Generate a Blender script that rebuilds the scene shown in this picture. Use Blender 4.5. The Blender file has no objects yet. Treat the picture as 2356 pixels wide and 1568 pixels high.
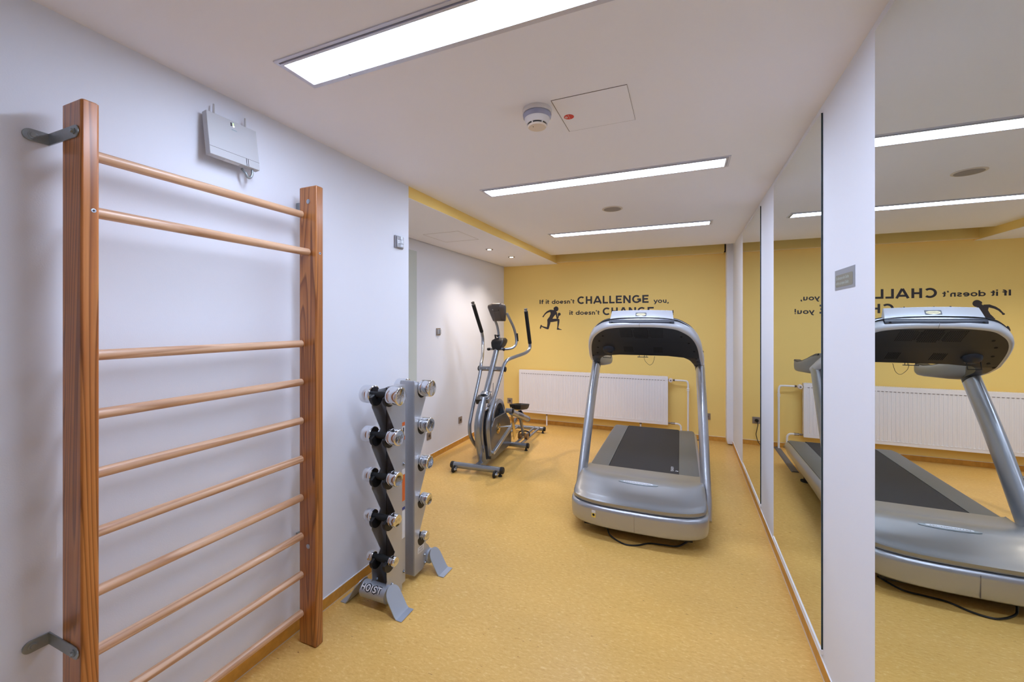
import bpy, bmesh, math, random
from mathutils import Vector, Matrix
random.seed(7)
S = bpy.context.scene
COL = S.collection

# ------------------------------------------------------------------ camera, world, exposure
YAW = math.atan((1574 - 1178) / 950.0)
cam_d = bpy.data.cameras.new('camera')
cam_d.sensor_fit = 'HORIZONTAL'; cam_d.sensor_width = 36.0
cam_d.lens = 950.0 / 2356.0 * 36.0
cam_d.shift_y = -43.0 / 2356.0
cam_d.clip_start = 0.02
cam = bpy.data.objects.new('camera', cam_d); COL.objects.link(cam)
cam.location = (0, 0, 1.5)
cam.rotation_euler = (math.radians(90), 0, YAW)
S.camera = cam

W = bpy.data.worlds.new('world'); S.world = W; W.use_nodes = True
W.node_tree.nodes['Background'].inputs[0].default_value = (0.02, 0.02, 0.022, 1)
W.node_tree.nodes['Background'].inputs[1].default_value = 1.0

S.view_settings.view_transform = 'Standard'
S.view_settings.look = 'None'
S.view_settings.gamma = 1.0
S.view_settings.exposure = 0.0
S.view_settings.use_curve_mapping = False
try:
    S.cycles.max_bounces = 14; S.cycles.diffuse_bounces = 8; S.cycles.glossy_bounces = 8
    S.cycles.sample_clamp_indirect = 8.0
    S.cycles.use_denoising = True
except Exception:
    pass

PANEL_STRENGTH = 42.0               # ceiling light diffusers
PANEL_COLOR = (0.66, 0.765, 1.0)

# room constants (metres)
XL, XR, YB, ZC = -1.739, 0.548, 5.818, 2.43
XA, ZA, YL = -2.56, 2.35, 2.334    # alcove wall, alcove ceiling, end of left wall
YF = -2.3                          # wall behind the camera
XM = 0.541                         # mirror surface

# ------------------------------------------------------------------ materials
def lin(c):
    return tuple(((v / 255.0) / 12.92 if v / 255.0 <= 0.04045 else ((v / 255.0 + 0.055) / 1.055) ** 2.4) for v in c)

MATS = {}
def mat(name, rgb, rough=0.5, metal=0.0, emis=None, estr=0.0, spec=None, coat=0.0, trans=0.0, noise=0.0, nscale=40.0, bump=0.0, bscale=200.0, alpha=None):
    m = bpy.data.materials.new(name); m.use_nodes = True
    nt = m.node_tree; p = nt.nodes['Principled BSDF']
    c = lin(rgb)
    p.inputs['Base Color'].default_value = (*c, 1)
    p.inputs['Roughness'].default_value = rough
    p.inputs['Metallic'].default_value = metal
    if spec is not None: p.inputs['Specular IOR Level'].default_value = spec
    if coat: p.inputs['Coat Weight'].default_value = coat; p.inputs['Coat Roughness'].default_value = 0.15
    if trans: p.inputs['Transmission Weight'].default_value = trans
    if emis:
        p.inputs['Emission Color'].default_value = (*emis, 1); p.inputs['Emission Strength'].default_value = estr
    tc = None
    def coords():
        nonlocal tc
        if tc is None: tc = nt.nodes.new('ShaderNodeTexCoord')
        return tc.outputs['Object']
    if noise:
        n = nt.nodes.new('ShaderNodeTexNoise'); n.inputs['Scale'].default_value = nscale; n.inputs['Detail'].default_value = 5
        nt.links.new(coords(), n.inputs['Vector'])
        r = nt.nodes.new('ShaderNodeValToRGB')
        r.color_ramp.elements[0].position = 0.3; r.color_ramp.elements[1].position = 0.7
        r.color_ramp.elements[0].color = (*[v * (1 - noise) for v in c], 1)
        r.color_ramp.elements[1].color = (*[min(1, v * (1 + noise)) for v in c], 1)
        nt.links.new(n.outputs['Fac'], r.inputs['Fac']); nt.links.new(r.outputs['Color'], p.inputs['Base Color'])
    if bump:
        n = nt.nodes.new('ShaderNodeTexNoise'); n.inputs['Scale'].default_value = bscale; n.inputs['Detail'].default_value = 3
        nt.links.new(coords(), n.inputs['Vector'])
        b = nt.nodes.new('ShaderNodeBump'); b.inputs['Strength'].default_value = bump; b.inputs['Distance'].default_value = 0.002
        nt.links.new(n.outputs['Fac'], b.inputs['Height']); nt.links.new(b.outputs['Normal'], p.inputs['Normal'])
    MATS[name] = m
    return m

def ramp(nt, stops):
    r = nt.nodes.new('ShaderNodeValToRGB'); e = r.color_ramp.elements
    while len(e) < len(stops): e.new(0.5)
    for k, (pos, c) in enumerate(stops):
        e[k].position = pos; e[k].color = (*lin(c), 1)
    return r

def floor_material():
    m = bpy.data.materials.new('marbled_linoleum'); m.use_nodes = True; nt = m.node_tree; p = nt.nodes['Principled BSDF']
    tc = nt.nodes.new('ShaderNodeTexCoord')
    mp = nt.nodes.new('ShaderNodeMapping'); mp.inputs['Rotation'].default_value = (0, 0, math.radians(-24)); mp.inputs['Scale'].default_value = (0.42, 1.0, 1)
    nt.links.new(tc.outputs['Object'], mp.inputs['Vector'])
    n1 = nt.nodes.new('ShaderNodeTexNoise'); n1.inputs['Scale'].default_value = 95; n1.inputs['Detail'].default_value = 7; n1.inputs['Roughness'].default_value = 0.68; n1.inputs['Distortion'].default_value = 0.5
    nt.links.new(mp.outputs['Vector'], n1.inputs['Vector'])
    r1 = ramp(nt, [(0.25, (206, 154, 76)), (0.43, (224, 178, 97)), (0.56, (229, 185, 104)), (0.74, (247, 218, 150))])
    nt.links.new(n1.outputs['Fac'], r1.inputs['Fac'])
    n2 = nt.nodes.new('ShaderNodeTexNoise'); n2.inputs['Scale'].default_value = 1.6; n2.inputs['Detail'].default_value = 3
    nt.links.new(mp.outputs['Vector'], n2.inputs['Vector'])
    r2 = ramp(nt, [(0.3, (236, 236, 236)), (0.7, (255, 255, 255))])
    nt.links.new(n2.outputs['Fac'], r2.inputs['Fac'])
    mx = nt.nodes.new('ShaderNodeMix'); mx.data_type = 'RGBA'; mx.blend_type = 'MULTIPLY'; mx.inputs[0].default_value = 1.0
    nt.links.new(r1.outputs['Color'], mx.inputs[6]); nt.links.new(r2.outputs['Color'], mx.inputs[7])
    # scattered tiny dark flecks
    mp2 = nt.nodes.new('ShaderNodeMapping'); mp2.inputs['Rotation'].default_value = (0, 0, math.radians(35)); mp2.inputs['Scale'].default_value = (0.35, 1.4, 1)
    nt.links.new(tc.outputs['Object'], mp2.inputs['Vector'])
    n3 = nt.nodes.new('ShaderNodeTexNoise'); n3.inputs['Scale'].default_value = 75; n3.inputs['Detail'].default_value = 2
    nt.links.new(mp2.outputs['Vector'], n3.inputs['Vector'])
    r3 = ramp(nt, [(0.715, (255, 255, 255)), (0.76, (150, 112, 70))])
    nt.links.new(n3.outputs['Fac'], r3.inputs['Fac'])
    mx2 = nt.nodes.new('ShaderNodeMix'); mx2.data_type = 'RGBA'; mx2.blend_type = 'MULTIPLY'; mx2.inputs[0].default_value = 0.8
    nt.links.new(mx.outputs[2], mx2.inputs[6]); nt.links.new(r3.outputs['Color'], mx2.inputs[7])
    nt.links.new(mx2.outputs[2], p.inputs['Base Color'])
    p.inputs['Roughness'].default_value = 0.36; p.inputs['Specular IOR Level'].default_value = 0.42
    bp = nt.nodes.new('ShaderNodeBump'); bp.inputs['Strength'].default_value = 0.16; bp.inputs['Distance'].default_value = 0.001
    nt.links.new(n1.outputs['Fac'], bp.inputs['Height']); nt.links.new(bp.outputs['Normal'], p.inputs['Normal'])
    return m

def wood_material(name, dark, midc, light, axis, ring=13.0, stretch=0.045, rough=0.35, off=(0, 0, 0), contrast=1.0):
    """pine / beech grain; axis = direction of the grain (0,1,2)"""
    m = bpy.data.materials.new(name); m.use_nodes = True; nt = m.node_tree; p = nt.nodes['Principled BSDF']
    tc = nt.nodes.new('ShaderNodeTexCoord')
    mp = nt.nodes.new('ShaderNodeMapping'); sc = [1.0, 1.0, 1.0]; sc[axis] = stretch
    mp.inputs['Scale'].default_value = sc; mp.inputs['Location'].default_value = off
    nt.links.new(tc.outputs['Object'], mp.inputs['Vector'])
    n = nt.nodes.new('ShaderNodeTexNoise'); n.inputs['Scale'].default_value = ring; n.inputs['Detail'].default_value = 1.2; n.inputs['Roughness'].default_value = 0.4
    nt.links.new(mp.outputs['Vector'], n.inputs['Vector'])
    mu = nt.nodes.new('ShaderNodeMath'); mu.operation = 'MULTIPLY'; mu.inputs[1].default_value = 26.0 * contrast
    nt.links.new(n.outputs['Fac'], mu.inputs[0])
    fr = nt.nodes.new('ShaderNodeMath'); fr.operation = 'FRACT'; nt.links.new(mu.outputs[0], fr.inputs[0])
    r = ramp(nt, [(0.0, light), (0.55, midc), (0.86, dark), (1.0, light)])
    nt.links.new(fr.outputs[0], r.inputs['Fac'])
    n2 = nt.nodes.new('ShaderNodeTexNoise'); n2.inputs['Scale'].default_value = 90; n2.inputs['Detail'].default_value = 4
    nt.links.new(mp.outputs['Vector'], n2.inputs['Vector'])
    mx = nt.nodes.new('ShaderNodeMix'); mx.data_type = 'RGBA'; mx.blend_type = 'MULTIPLY'; mx.inputs[0].default_value = 0.55
    r2 = ramp(nt, [(0.3, (205, 196, 188)), (0.65, (255, 255, 255))])
    nt.links.new(n2.outputs['Fac'], r2.inputs['Fac'])
    nt.links.new(r.outputs['Color'], mx.inputs[6]); nt.links.new(r2.outputs['Color'], mx.inputs[7])
    nt.links.new(mx.outputs[2], p.inputs['Base Color'])
    p.inputs['Roughness'].default_value = rough; p.inputs['Coat Weight'].default_value = 0.25; p.inputs['Coat Roughness'].default_value = 0.2
    MATS[name] = m
    return m

def grooved_material(name, c1, c2, axis, scale, rough=0.5):
    m = bpy.data.materials.new(name); m.use_nodes = True; nt = m.node_tree; p = nt.nodes['Principled BSDF']
    tc = nt.nodes.new('ShaderNodeTexCoord'); sx = nt.nodes.new('ShaderNodeSeparateXYZ')
    nt.links.new(tc.outputs['Object'], sx.inputs[0])
    mu = nt.nodes.new('ShaderNodeMath'); mu.operation = 'MULTIPLY'; mu.inputs[1].default_value = scale
    nt.links.new(sx.outputs[axis], mu.inputs[0])
    fr = nt.nodes.new('ShaderNodeMath'); fr.operation = 'FRACT'; nt.links.new(mu.outputs[0], fr.inputs[0])
    r = ramp(nt, [(0.0, c2), (0.22, c1), (0.8, c1), (1.0, c2)])
    nt.links.new(fr.outputs[0], r.inputs['Fac']); nt.links.new(r.outputs['Color'], p.inputs['Base Color'])
    b = nt.nodes.new('ShaderNodeBump'); b.inputs['Strength'].default_value = 0.5; b.inputs['Distance'].default_value = 0.002
    nt.links.new(r.outputs['Color'], b.inputs['Height']); nt.links.new(b.outputs['Normal'], p.inputs['Normal'])
    p.inputs['Roughness'].default_value = rough
    MATS[name] = m
    return m

M = {}
M['floor'] = floor_material()
M['wall'] = mat('white_wall_paint', (225, 228, 237), 0.75, bump=0.10, bscale=260)
M['ceil'] = mat('white_ceiling_paint', (240, 240, 247), 0.85, bump=0.08, bscale=200)
M['yellow'] = mat('yellow_wall_paint', (245, 213, 126), 0.72, bump=0.12, bscale=240)
M['rough_plaster'] = mat('rough_white_plaster', (232, 232, 236), 0.85, bump=1.0, bscale=70)
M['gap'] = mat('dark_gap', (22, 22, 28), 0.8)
M['skirting'] = mat('yellow_brown_skirting', (202, 146, 58), 0.45, noise=0.12, nscale=30)
M['sealant'] = mat('pale_sealant', (200, 180, 150), 0.6)
M['white_seal'] = mat('white_sealant', (236, 236, 238), 0.5)
M['casing_edge'] = mat('pale_casing_edge', (238, 216, 160), 0.6)
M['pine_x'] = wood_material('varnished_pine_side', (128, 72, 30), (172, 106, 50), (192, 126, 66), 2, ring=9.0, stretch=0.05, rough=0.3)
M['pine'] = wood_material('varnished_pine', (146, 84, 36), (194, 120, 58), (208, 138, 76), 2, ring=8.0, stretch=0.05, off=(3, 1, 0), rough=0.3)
M['beech'] = wood_material('pale_beech', (192, 146, 110), (212, 170, 134), (226, 188, 156), 1, ring=10.0, stretch=0.05, rough=0.42, contrast=0.35)
M['zinc'] = mat('galvanised_steel', (152, 160, 164), 0.36, 0.55, noise=0.12, nscale=25)
M['bolt'] = mat('bright_bolt', (176, 182, 192), 0.3, 0.9)
M['chrome'] = mat('chrome', (222, 224, 228), 0.07, 1.0)
M['brass'] = mat('warm_chrome', (214, 200, 160), 0.12, 1.0)
M['silver'] = mat('silver_paint', (158, 163, 172), 0.34, 0.72)
M['rack'] = mat('rack_silver_paint', (184, 186, 191), 0.4, 0.62, noise=0.03, nscale=300)
M['roller_tint'] = mat('roller_reflection_tint', (150, 108, 58), 0.35)  # dark rubber rollers, with their yellow reflection put into the colour
M['rack_shade'] = mat('rack_painted_shade', (92, 88, 90), 0.4, 0.5)  # rack silver darkened to stand for the shade between the front plates
M['rack_foot'] = mat('foot_silver_paint', (172, 180, 192), 0.42, 0.5)
M['ell'] = mat('trainer_grey_paint', (150, 155, 164), 0.27, 0.75)
M['ell_dark'] = mat('trainer_dark_cover', (84, 82, 80), 0.28, 0.2, coat=0.4)
M['ell_brown'] = mat('monitor_grey_shell', (88, 80, 76), 0.35, 0.1)
M['black'] = mat('black_plastic', (20, 20, 22), 0.5)
M['foam'] = mat('black_foam', (16, 17, 19), 0.8, bump=0.5, bscale=500)
M['rubber'] = mat('black_rubber', (24, 24, 26), 0.65)
M['tm_silver'] = mat('treadmill_silver', (176, 179, 186), 0.3, 0.7, coat=0.35)
M['handrest'] = mat('treadmill_handrest_grey', (134, 132, 128), 0.4, 0.3)  # grey made darker to carry the shade on the underside
M['tm_light'] = mat('treadmill_light_silver', (200, 204, 212), 0.3, 0.35, coat=0.4)
M['tm_hood'] = mat('treadmill_hood_grey', (160, 162, 164), 0.36, 0.68, coat=0.2)
M['tm_under'] = mat('treadmill_black_underside', (30, 31, 36), 0.42)
M['tm_hole'] = mat('vent_hole_black', (8, 8, 10), 0.8)
M['belt'] = mat('running_belt', (30, 32, 39), 0.6, bump=0.4, bscale=700)
M['rail'] = grooved_material('ribbed_foot_rail', (100, 101, 100), (80, 81, 82), 0, 95.0, 0.42)
M['navy'] = mat('dark_blue_plastic', (26, 31, 46), 0.35)
M['cream'] = mat('cream_emblem', (226, 214, 170), 0.4)
M['white_txt'] = mat('white_print', (225, 226, 230), 0.6)
M['radiator'] = mat('white_radiator_enamel', (236, 233, 234), 0.35, coat=0.2)
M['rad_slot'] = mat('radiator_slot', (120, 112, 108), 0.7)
M['pipe'] = mat('white_pipe_paint', (232, 230, 230), 0.4)
M['brassy'] = mat('nickel_fitting', (140, 130, 120), 0.35, 0.8)
M['decal'] = mat('dark_vinyl', (48, 42, 46), 0.55)
M['socket'] = mat('grey_bronze_plate', (150, 138, 128), 0.4, 0.35)
M['socket_dark'] = mat('socket_well', (70, 62, 58), 0.5)
M['alu'] = mat('silver_switch_plate', (186, 190, 198), 0.35, 0.45)
M['lens'] = mat('sensor_lens', (205, 212, 220), 0.2, 0.0, coat=0.6)
M['router'] = mat('pale_grey_plastic', (188, 189, 192), 0.45)
M['router_side'] = mat('pale_grey_plastic_edge', (182, 180, 180), 0.5)
M['led'] = mat('green_led', (190, 255, 150), 0.4, emis=(0.55, 1.0, 0.35), estr=1.2)
M['led_w'] = mat('pale_led', (255, 255, 230), 0.4, emis=(1.0, 1.0, 0.85), estr=2.2)
M['teal'] = mat('teal_print', (70, 140, 160), 0.6)
M['smoke'] = mat('detector_white', (222, 216, 212), 0.45)
M['smoke_clear'] = mat('detector_clear_ring', (150, 150, 172), 0.15, coat=0.8)
M['red'] = mat('red_sticker', (206, 48, 44), 0.45)
M['cover_line'] = mat('hatch_gap', (96, 86, 84), 0.8)
M['speaker'] = mat('speaker_grille', (158, 150, 144), 0.8, bump=0.6, bscale=600)
M['speaker_rim'] = mat('speaker_rim', (212, 203, 192), 0.5)
M['frame'] = mat('light_frame_aluminium', (206, 208, 222), 0.35, 0.25)
M['frame_dark'] = mat('light_frame_groove', (120, 122, 140), 0.5, 0.3)
M['panel'] = mat('light_diffuser', (250, 250, 255), 0.5, emis=PANEL_COLOR, estr=PANEL_STRENGTH)
M['lampglow'] = mat('downlight_lamp', (255, 255, 250), 0.4, emis=(1.0, 0.93, 0.84), estr=14.0)
M['sign'] = mat('brushed_sign_plate', (156, 164, 178), 0.4, 0.4)
M['sign_field'] = mat('sign_olive_field', (128, 126, 112), 0.5)
M['sign_txt'] = mat('sign_pale_text', (182, 190, 188), 0.5)
M['mirror'] = mat('mirror_silvering', (232, 238, 236), 0.0, 1.0)
M['mirror_edge'] = mat('dark_green_glass_edge', (22, 42, 46), 0.2)
M['frosted'] = mat('frosted_green_glass', (198, 208, 205), 0.35, coat=0.3)
M['orange'] = mat('orange_label', (214, 104, 40), 0.5)
M['blue_lab'] = mat('blue_label', (40, 60, 130), 0.5)
M['lab'] = mat('white_label', (214, 216, 220), 0.5)
M['grey_mat'] = mat('grey_rubber_strip', (112, 108, 108), 0.6)
M['yellow_st'] = mat('yellow_sticker', (226, 200, 90), 0.5)
# ------------------------------------------------------------------ mesh helpers
class MB:
    def __init__(s): s.v = []; s.f = []
    def add(s, vs, fs):
        n = len(s.v); s.v += [Vector(a) for a in vs]; s.f += [tuple(i + n for i in f) for f in fs]; return s
    def box(s, a, b):
        x0, y0, z0 = a; x1, y1, z1 = b
        if x0 > x1: x0, x1 = x1, x0
        if y0 > y1: y0, y1 = y1, y0
        if z0 > z1: z0, z1 = z1, z0
        return s.add([(x0,y0,z0),(x1,y0,z0),(x1,y1,z0),(x0,y1,z0),(x0,y0,z1),(x1,y0,z1),(x1,y1,z1),(x0,y1,z1)],
                     [(0,3,2,1),(4,5,6,7),(0,1,5,4),(1,2,6,5),(2,3,7,6),(3,0,4,7)])
    def obox(s, c, ax, ay, az, hx, hy, hz):
        c, ax, ay, az = Vector(c), Vector(ax).normalized(), Vector(ay).normalized(), Vector(az).normalized()
        vs = [c + ax*hx*i + ay*hy*j + az*hz*k for k in (-1,1) for (i,j) in ((-1,-1),(1,-1),(1,1),(-1,1))]
        return s.add(vs, [(0,3,2,1),(4,5,6,7),(0,1,5,4),(1,2,6,5),(2,3,7,6),(3,0,4,7)])
    def bar(s, p, q, w, h, up=(0,0,1)):
        """square bar from p to q, w across, h along up"""
        p, q = Vector(p), Vector(q); d = (q - p); L = d.length; d.normalize()
        side = d.cross(Vector(up)); side.normalize(); u = side.cross(d)
        return s.obox((p+q)/2, d, side, u, L/2, w/2, h/2)
    def rings(s, rs, cap=True, closed=True):
        n = len(rs[0]); base = len(s.v)
        for r in rs: s.v += [Vector(a) for a in r]
        m = n if closed else n - 1
        for k in range(len(rs) - 1):
            for i in range(m):
                a = base + k*n + i; b = base + k*n + (i+1) % n
                s.f.append((a, b, b + n, a + n))
        if cap and closed:
            s.f.append(tuple(base + i for i in reversed(range(n))))
            s.f.append(tuple(base + (len(rs)-1)*n + i for i in range(n)))
        return s
    def cyl(s, p, q, r0, r1=None, seg=24, cap=True):
        if r1 is None: r1 = r0
        p, q = Vector(p), Vector(q); d = (q - p).normalized()
        a = d.orthogonal().normalized(); b = d.cross(a)
        def ring(c, r): return [c + (a*math.cos(2*math.pi*i/seg) + b*math.sin(2*math.pi*i/seg))*r for i in range(seg)]
        return s.rings([ring(p, r0), ring(q, r1)], cap)
    def lathe(s, p, d, prof, seg=32, cap=True):
        """prof: list of (t along d, radius)"""
        p = Vector(p); d = Vector(d).normalized(); a = d.orthogonal().normalized(); b = d.cross(a)
        rs = [[p + d*t + (a*math.cos(2*math.pi*i/seg) + b*math.sin(2*math.pi*i/seg))*max(r, 1e-5) for i in range(seg)] for t, r in prof]
        return s.rings(rs, cap)
    def tube(s, pts, r, seg=16, smooth=True, sub=8, ratio=1.0, wide=None, cap=True):
        """tube along points; r float or list; ratio stretches the section along 'wide'"""
        P = [Vector(p) for p in pts]
        R = list(r) if isinstance(r, (list, tuple)) else [r]*len(P)
        if smooth and len(P) > 2:
            Q = []; RR = []
            for i in range(len(P)-1):
                p0 = P[i-1] if i > 0 else P[0]*2 - P[1]; p1 = P[i]; p2 = P[i+1]; p3 = P[i+2] if i+2 < len(P) else P[-1]*2 - P[-2]
                for k in range(sub):
                    t = k/sub
                    Q.append(0.5*((2*p1) + (p2-p0)*t + (2*p0-5*p1+4*p2-p3)*t*t + (3*p1-p0-3*p2+p3)*t**3)); RR.append(R[i]*(1-t)+R[i+1]*t)
            Q.append(P[-1]); RR.append(R[-1]); P, R = Q, RR
        T = []
        for i in range(len(P)):
            a = P[max(i-1,0)]; b = P[min(i+1,len(P)-1)]; T.append((b-a).normalized())
        n = (Vector(wide) - T[0]*Vector(wide).dot(T[0])).normalized() if wide is not None else T[0].orthogonal().normalized()
        rs = []
        for i in range(len(P)):
            n = (n - T[i]*n.dot(T[i])); n.normalize(); b = T[i].cross(n)
            rs.append([P[i] + n*(math.cos(2*math.pi*k/seg)*R[i]*ratio) + b*(math.sin(2*math.pi*k/seg)*R[i]) for k in range(seg)])
        return s.rings(rs, cap)
    def prism(s, poly, origin, ax, ay, depth):
        """polygon (2D) in plane origin+ax*x+ay*y extruded by vector depth"""
        o = Vector(origin); ax = Vector(ax); ay = Vector(ay); d = Vector(depth)
        a = [o + ax*x + ay*y for x, y in poly]; b = [p + d for p in a]
        return s.rings([a, b])
    def sphere(s, c, r, sx=1, sy=1, sz=1, seg=20, rings=12):
        c = Vector(c); rs = []
        for k in range(rings+1):
            ph = math.pi*k/rings; rr = max(math.sin(ph), 1e-4)
            rs.append([c + Vector((sx*r*rr*math.cos(2*math.pi*i/seg), sy*r*rr*math.sin(2*math.pi*i/seg), -sz*r*math.cos(ph))) for i in range(seg)])
        return s.rings(rs)
    def build(s, name, m, parent=None, bevel=0.0, bseg=2, smooth=True, angle=38, world=None):
        me = bpy.data.meshes.new(name)
        vs = s.v
        if world is not None:
            inv = TM[world.name].inverted(); vs = [inv @ v for v in vs]
        me.from_pydata([tuple(v) for v in vs], [], s.f); me.update()
        bm = bmesh.new(); bm.from_mesh(me); bmesh.ops.recalc_face_normals(bm, faces=bm.faces); bm.to_mesh(me); bm.free()
        me.materials.append(M[m] if isinstance(m, str) else m)
        if smooth:
            for p in me.polygons: p.use_smooth = True
            me.set_sharp_from_angle(angle=math.radians(angle))
        o = bpy.data.objects.new(name, me); COL.objects.link(o)
        if parent is not None: o.parent = parent
        if bevel:
            b = o.modifiers.new('bevel', 'BEVEL'); b.width = bevel; b.segments = bseg; b.limit_method = 'ANGLE'; b.angle_limit = math.radians(40)
            b.harden_normals = False
        return o

TM = {}
def thing(name, label, cat, loc=(0, 0, 0), rz=0.0, group=None):
    o = bpy.data.objects.new(name, None); COL.objects.link(o)
    o.empty_display_size = 0.05
    o.location = loc; o.rotation_euler = (0, 0, rz)
    TM[o.name] = Matrix.Translation(Vector(loc)) @ Matrix.Rotation(rz, 4, 'Z')
    o['label'] = label; o['category'] = cat
    if group: o['group'] = group
    return o
def tag(o, label, cat, group=None):
    o['label'] = label; o['category'] = cat
    if group: o['group'] = group
    return o
def struct(o):
    o['kind'] = 'structure'; return o

def ftext(name, body, size, m, origin, ax, ay, parent=None, world=None, extrude=0.0004, align='CENTER', offset=0.0, shear=0.0, width=None):
    """small lettering set in the built-in typeface, turned into a mesh on the plane origin/ax/ay"""
    cu = bpy.data.curves.new(name, 'FONT'); cu.body = body; cu.size = size; cu.align_x = align; cu.align_y = 'CENTER'
    cu.offset = offset; cu.shear = shear
    t = bpy.data.objects.new('tmp', cu); COL.objects.link(t)
    dg = bpy.context.evaluated_depsgraph_get(); me0 = t.evaluated_get(dg).to_mesh()
    vs = [v.co.copy() for v in me0.vertices]; fs = [tuple(p.vertices) for p in me0.polygons]
    t.to_mesh_clear() if hasattr(t, 'to_mesh_clear') else None
    bpy.data.objects.remove(t); bpy.data.curves.remove(cu)
    sx = 1.0
    if width and vs:
        w = max(v.x for v in vs) - min(v.x for v in vs); sx = width / w
    ax = Vector(ax).normalized(); ay = Vector(ay).normalized(); n = ax.cross(ay)
    o = Vector(origin)
    b = MB(); b.add([o + ax*v.x*sx + ay*v.y + n*extrude for v in vs], fs)
    return b.build(name, m, parent, smooth=False, world=world)

# ---- geometric sans lettering made of ribbons (wall writing)
def ribbon(mb, pts, w, place, t):
    P = [Vector((a, b)) for a, b in pts]; n = len(P); L = []; R = []
    for i in range(n):
        d0 = (P[i]-P[i-1]).normalized() if i > 0 else (P[1]-P[0]).normalized()
        d1 = (P[i+1]-P[i]).normalized() if i < n-1 else d0
        m = Vector((-(d0.y+d1.y), d0.x+d1.x)); m.normalize()
        c = max(0.45, m.dot(Vector((-d0.y, d0.x)))); off = m*(w/2/c)
        L.append(P[i]+off); R.append(P[i]-off)
    rs = [[place(L[i], 0), place(R[i], 0), place(R[i], t), place(L[i], t)] for i in range(n)]
    mb.rings(rs)
def arc(cx, cy, rx, ry, a0, a1, n=18):
    return [(cx + rx*math.cos(math.radians(a0+(a1-a0)*k/n)), cy + ry*math.sin(math.radians(a0+(a1-a0)*k/n))) for k in range(n+1)]
def glyph(ch, w):
    h = w/2; xh = 0.72; r = xh/2 - h
    if ch == 'C': return 0.98, [arc(0.52, 0.5, 0.5-h, 0.5-h+0.01, 48, 312, 30)]
    if ch == 'G': return 1.06, [arc(0.52, 0.5, 0.5-h, 0.5-h+0.01, 48, 350, 34)[:-1] + [(0.94, 0.42)], [(0.60, 0.47), (1.01, 0.47)], [(0.93, 0.5), (0.93, 0.17)]]
    if ch == 'H': return 0.88, [[(0.08+h-.05, 0), (0.08+h-.05, 1)], [(0.80-h, 0), (0.80-h, 1)], [(0.1, 0.5), (0.75, 0.5)]]
    if ch == 'A': return 1.04, [[(0.05+h*.4, 0), (0.51, 1)], [(0.99-h*.4, 0), (0.53, 1)], [(0.2, 0.27), (0.84, 0.27)]]
    if ch == 'L': return 0.72, [[(0.05+h, 1), (0.05+h, 0)], [(0.05, h), (0.68, h)]]
    if ch == 'E': return 0.80, [[(0.05+h, 1), (0.05+h, 0)], [(0.05, h), (0.75, h)], [(0.05, 0.5), (0.68, 0.5)], [(0.05, 1-h), (0.74, 1-h)]]
    if ch == 'N': return 0.98, [[(0.05+h, 0), (0.05+h, 1)], [(0.90-h, 0), (0.90-h, 1)], [(0.07+h, 1-h*.4), (0.88-h, h*.4)]]
    if ch == 'I': return 0.28, [[(0.14, 0), (0.14, 1)]]
    if ch == 'i': return 0.26, [[(0.13, 0), (0.13, xh)], [(0.13, 0.86), (0.13, 0.86+w*1.05)]]
    if ch == 'f': return 0.42, [[(0.18, 0), (0.18, 0.78)] + arc(0.36, 0.79, 0.18, 0.14, 170, 80, 8), [(0.03, xh-h), (0.42, xh-h)]]
    if ch == 't': return 0.44, [[(0.17, 0.92), (0.17, 0.2)] + arc(0.31, 0.2, 0.14, 0.2-h, 190, 280, 8), [(0.02, xh-h), (0.42, xh-h)]]
    if ch == 'd': return 0.80, [arc(0.36, 0.36, r+h*.1, r, 0, 360, 30), [(0.72-h+0.02, 0), (0.72-h+0.02, 1.03)]]
    if ch == 'o': return 0.78, [arc(0.37, 0.36, r+h*.1, r, 0, 360, 30)]
    if ch == 'e': return 0.74, [[(0.07, 0.35), (0.66, 0.35)], arc(0.365, 0.36, r, r, 0, 318, 28)]
    if ch == 's': return 0.60, [[(0.52, 0.56), (0.42, 0.63), (0.27, 0.64), (0.15, 0.58), (0.14, 0.47), (0.24, 0.40), (0.38, 0.35), (0.47, 0.27), (0.46, 0.15), (0.34, 0.085), (0.19, 0.09), (0.07, 0.17)]]
    if ch == 'n': return 0.72, [[(0.06+h, 0), (0.06+h, xh)], [(0.06+h, 0.36)] + arc(0.355, 0.36, 0.21, xh-h-0.36, 165, 10, 12) + [(0.565, 0.34), (0.565, 0)]]
    if ch == 'u': return 0.72, [[(0.64-h, xh), (0.64-h, 0)], [(0.14, xh), (0.14, 0.38)] + arc(0.35, 0.36, 0.21, 0.36-h, 190, 345, 12) + [(0.56, 0.4)]]
    if ch == 'y': return 0.70, [[(0.06, xh), (0.36, 0.05)], [(0.64, xh), (0.36, 0.05), (0.28, -0.13), (0.10, -0.2)]]
    if ch == ',': return 0.28, [[(0.15, 0.16), (0.15, 0.02)], [(0.18, 0.05), (0.08, -0.17)]]
    if ch == "'": return 0.30, [[(0.14, 0.90), (0.14, 0.76)], [(0.10, 0.80), (0.19, 1.03)]]
    if ch == '!': return 0.28, [[(0.14, 1.0), (0.14, 0.30)], [(0.14, 0.17), (0.14, 0.0)]]
    return 0.35, []
def wall_word(name, text, x0, x1, z, cap, w, parent, track=0.04):
    """lettering on the back wall, reading along +x"""
    adv = 0; out = []
    for ch in text:
        a, st = glyph(ch, w); out.append((adv, st)); adv += a + track
    adv -= track; sx = (x1 - x0) / (adv * cap)
    mb = MB()
    def place(p, t): return (x0 + p.x*cap*sx, YB - 0.0003 - t, z + p.y*cap)
    q = 0
    for a, st in out:
        for s in st:
            q += 1; ribbon(mb, [(x + a, y) for x, y in s], w, place, 0.0008 + 0.00006*(q % 5))
    return mb.build(name, 'decal', parent, smooth=False, world=parent)

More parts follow.
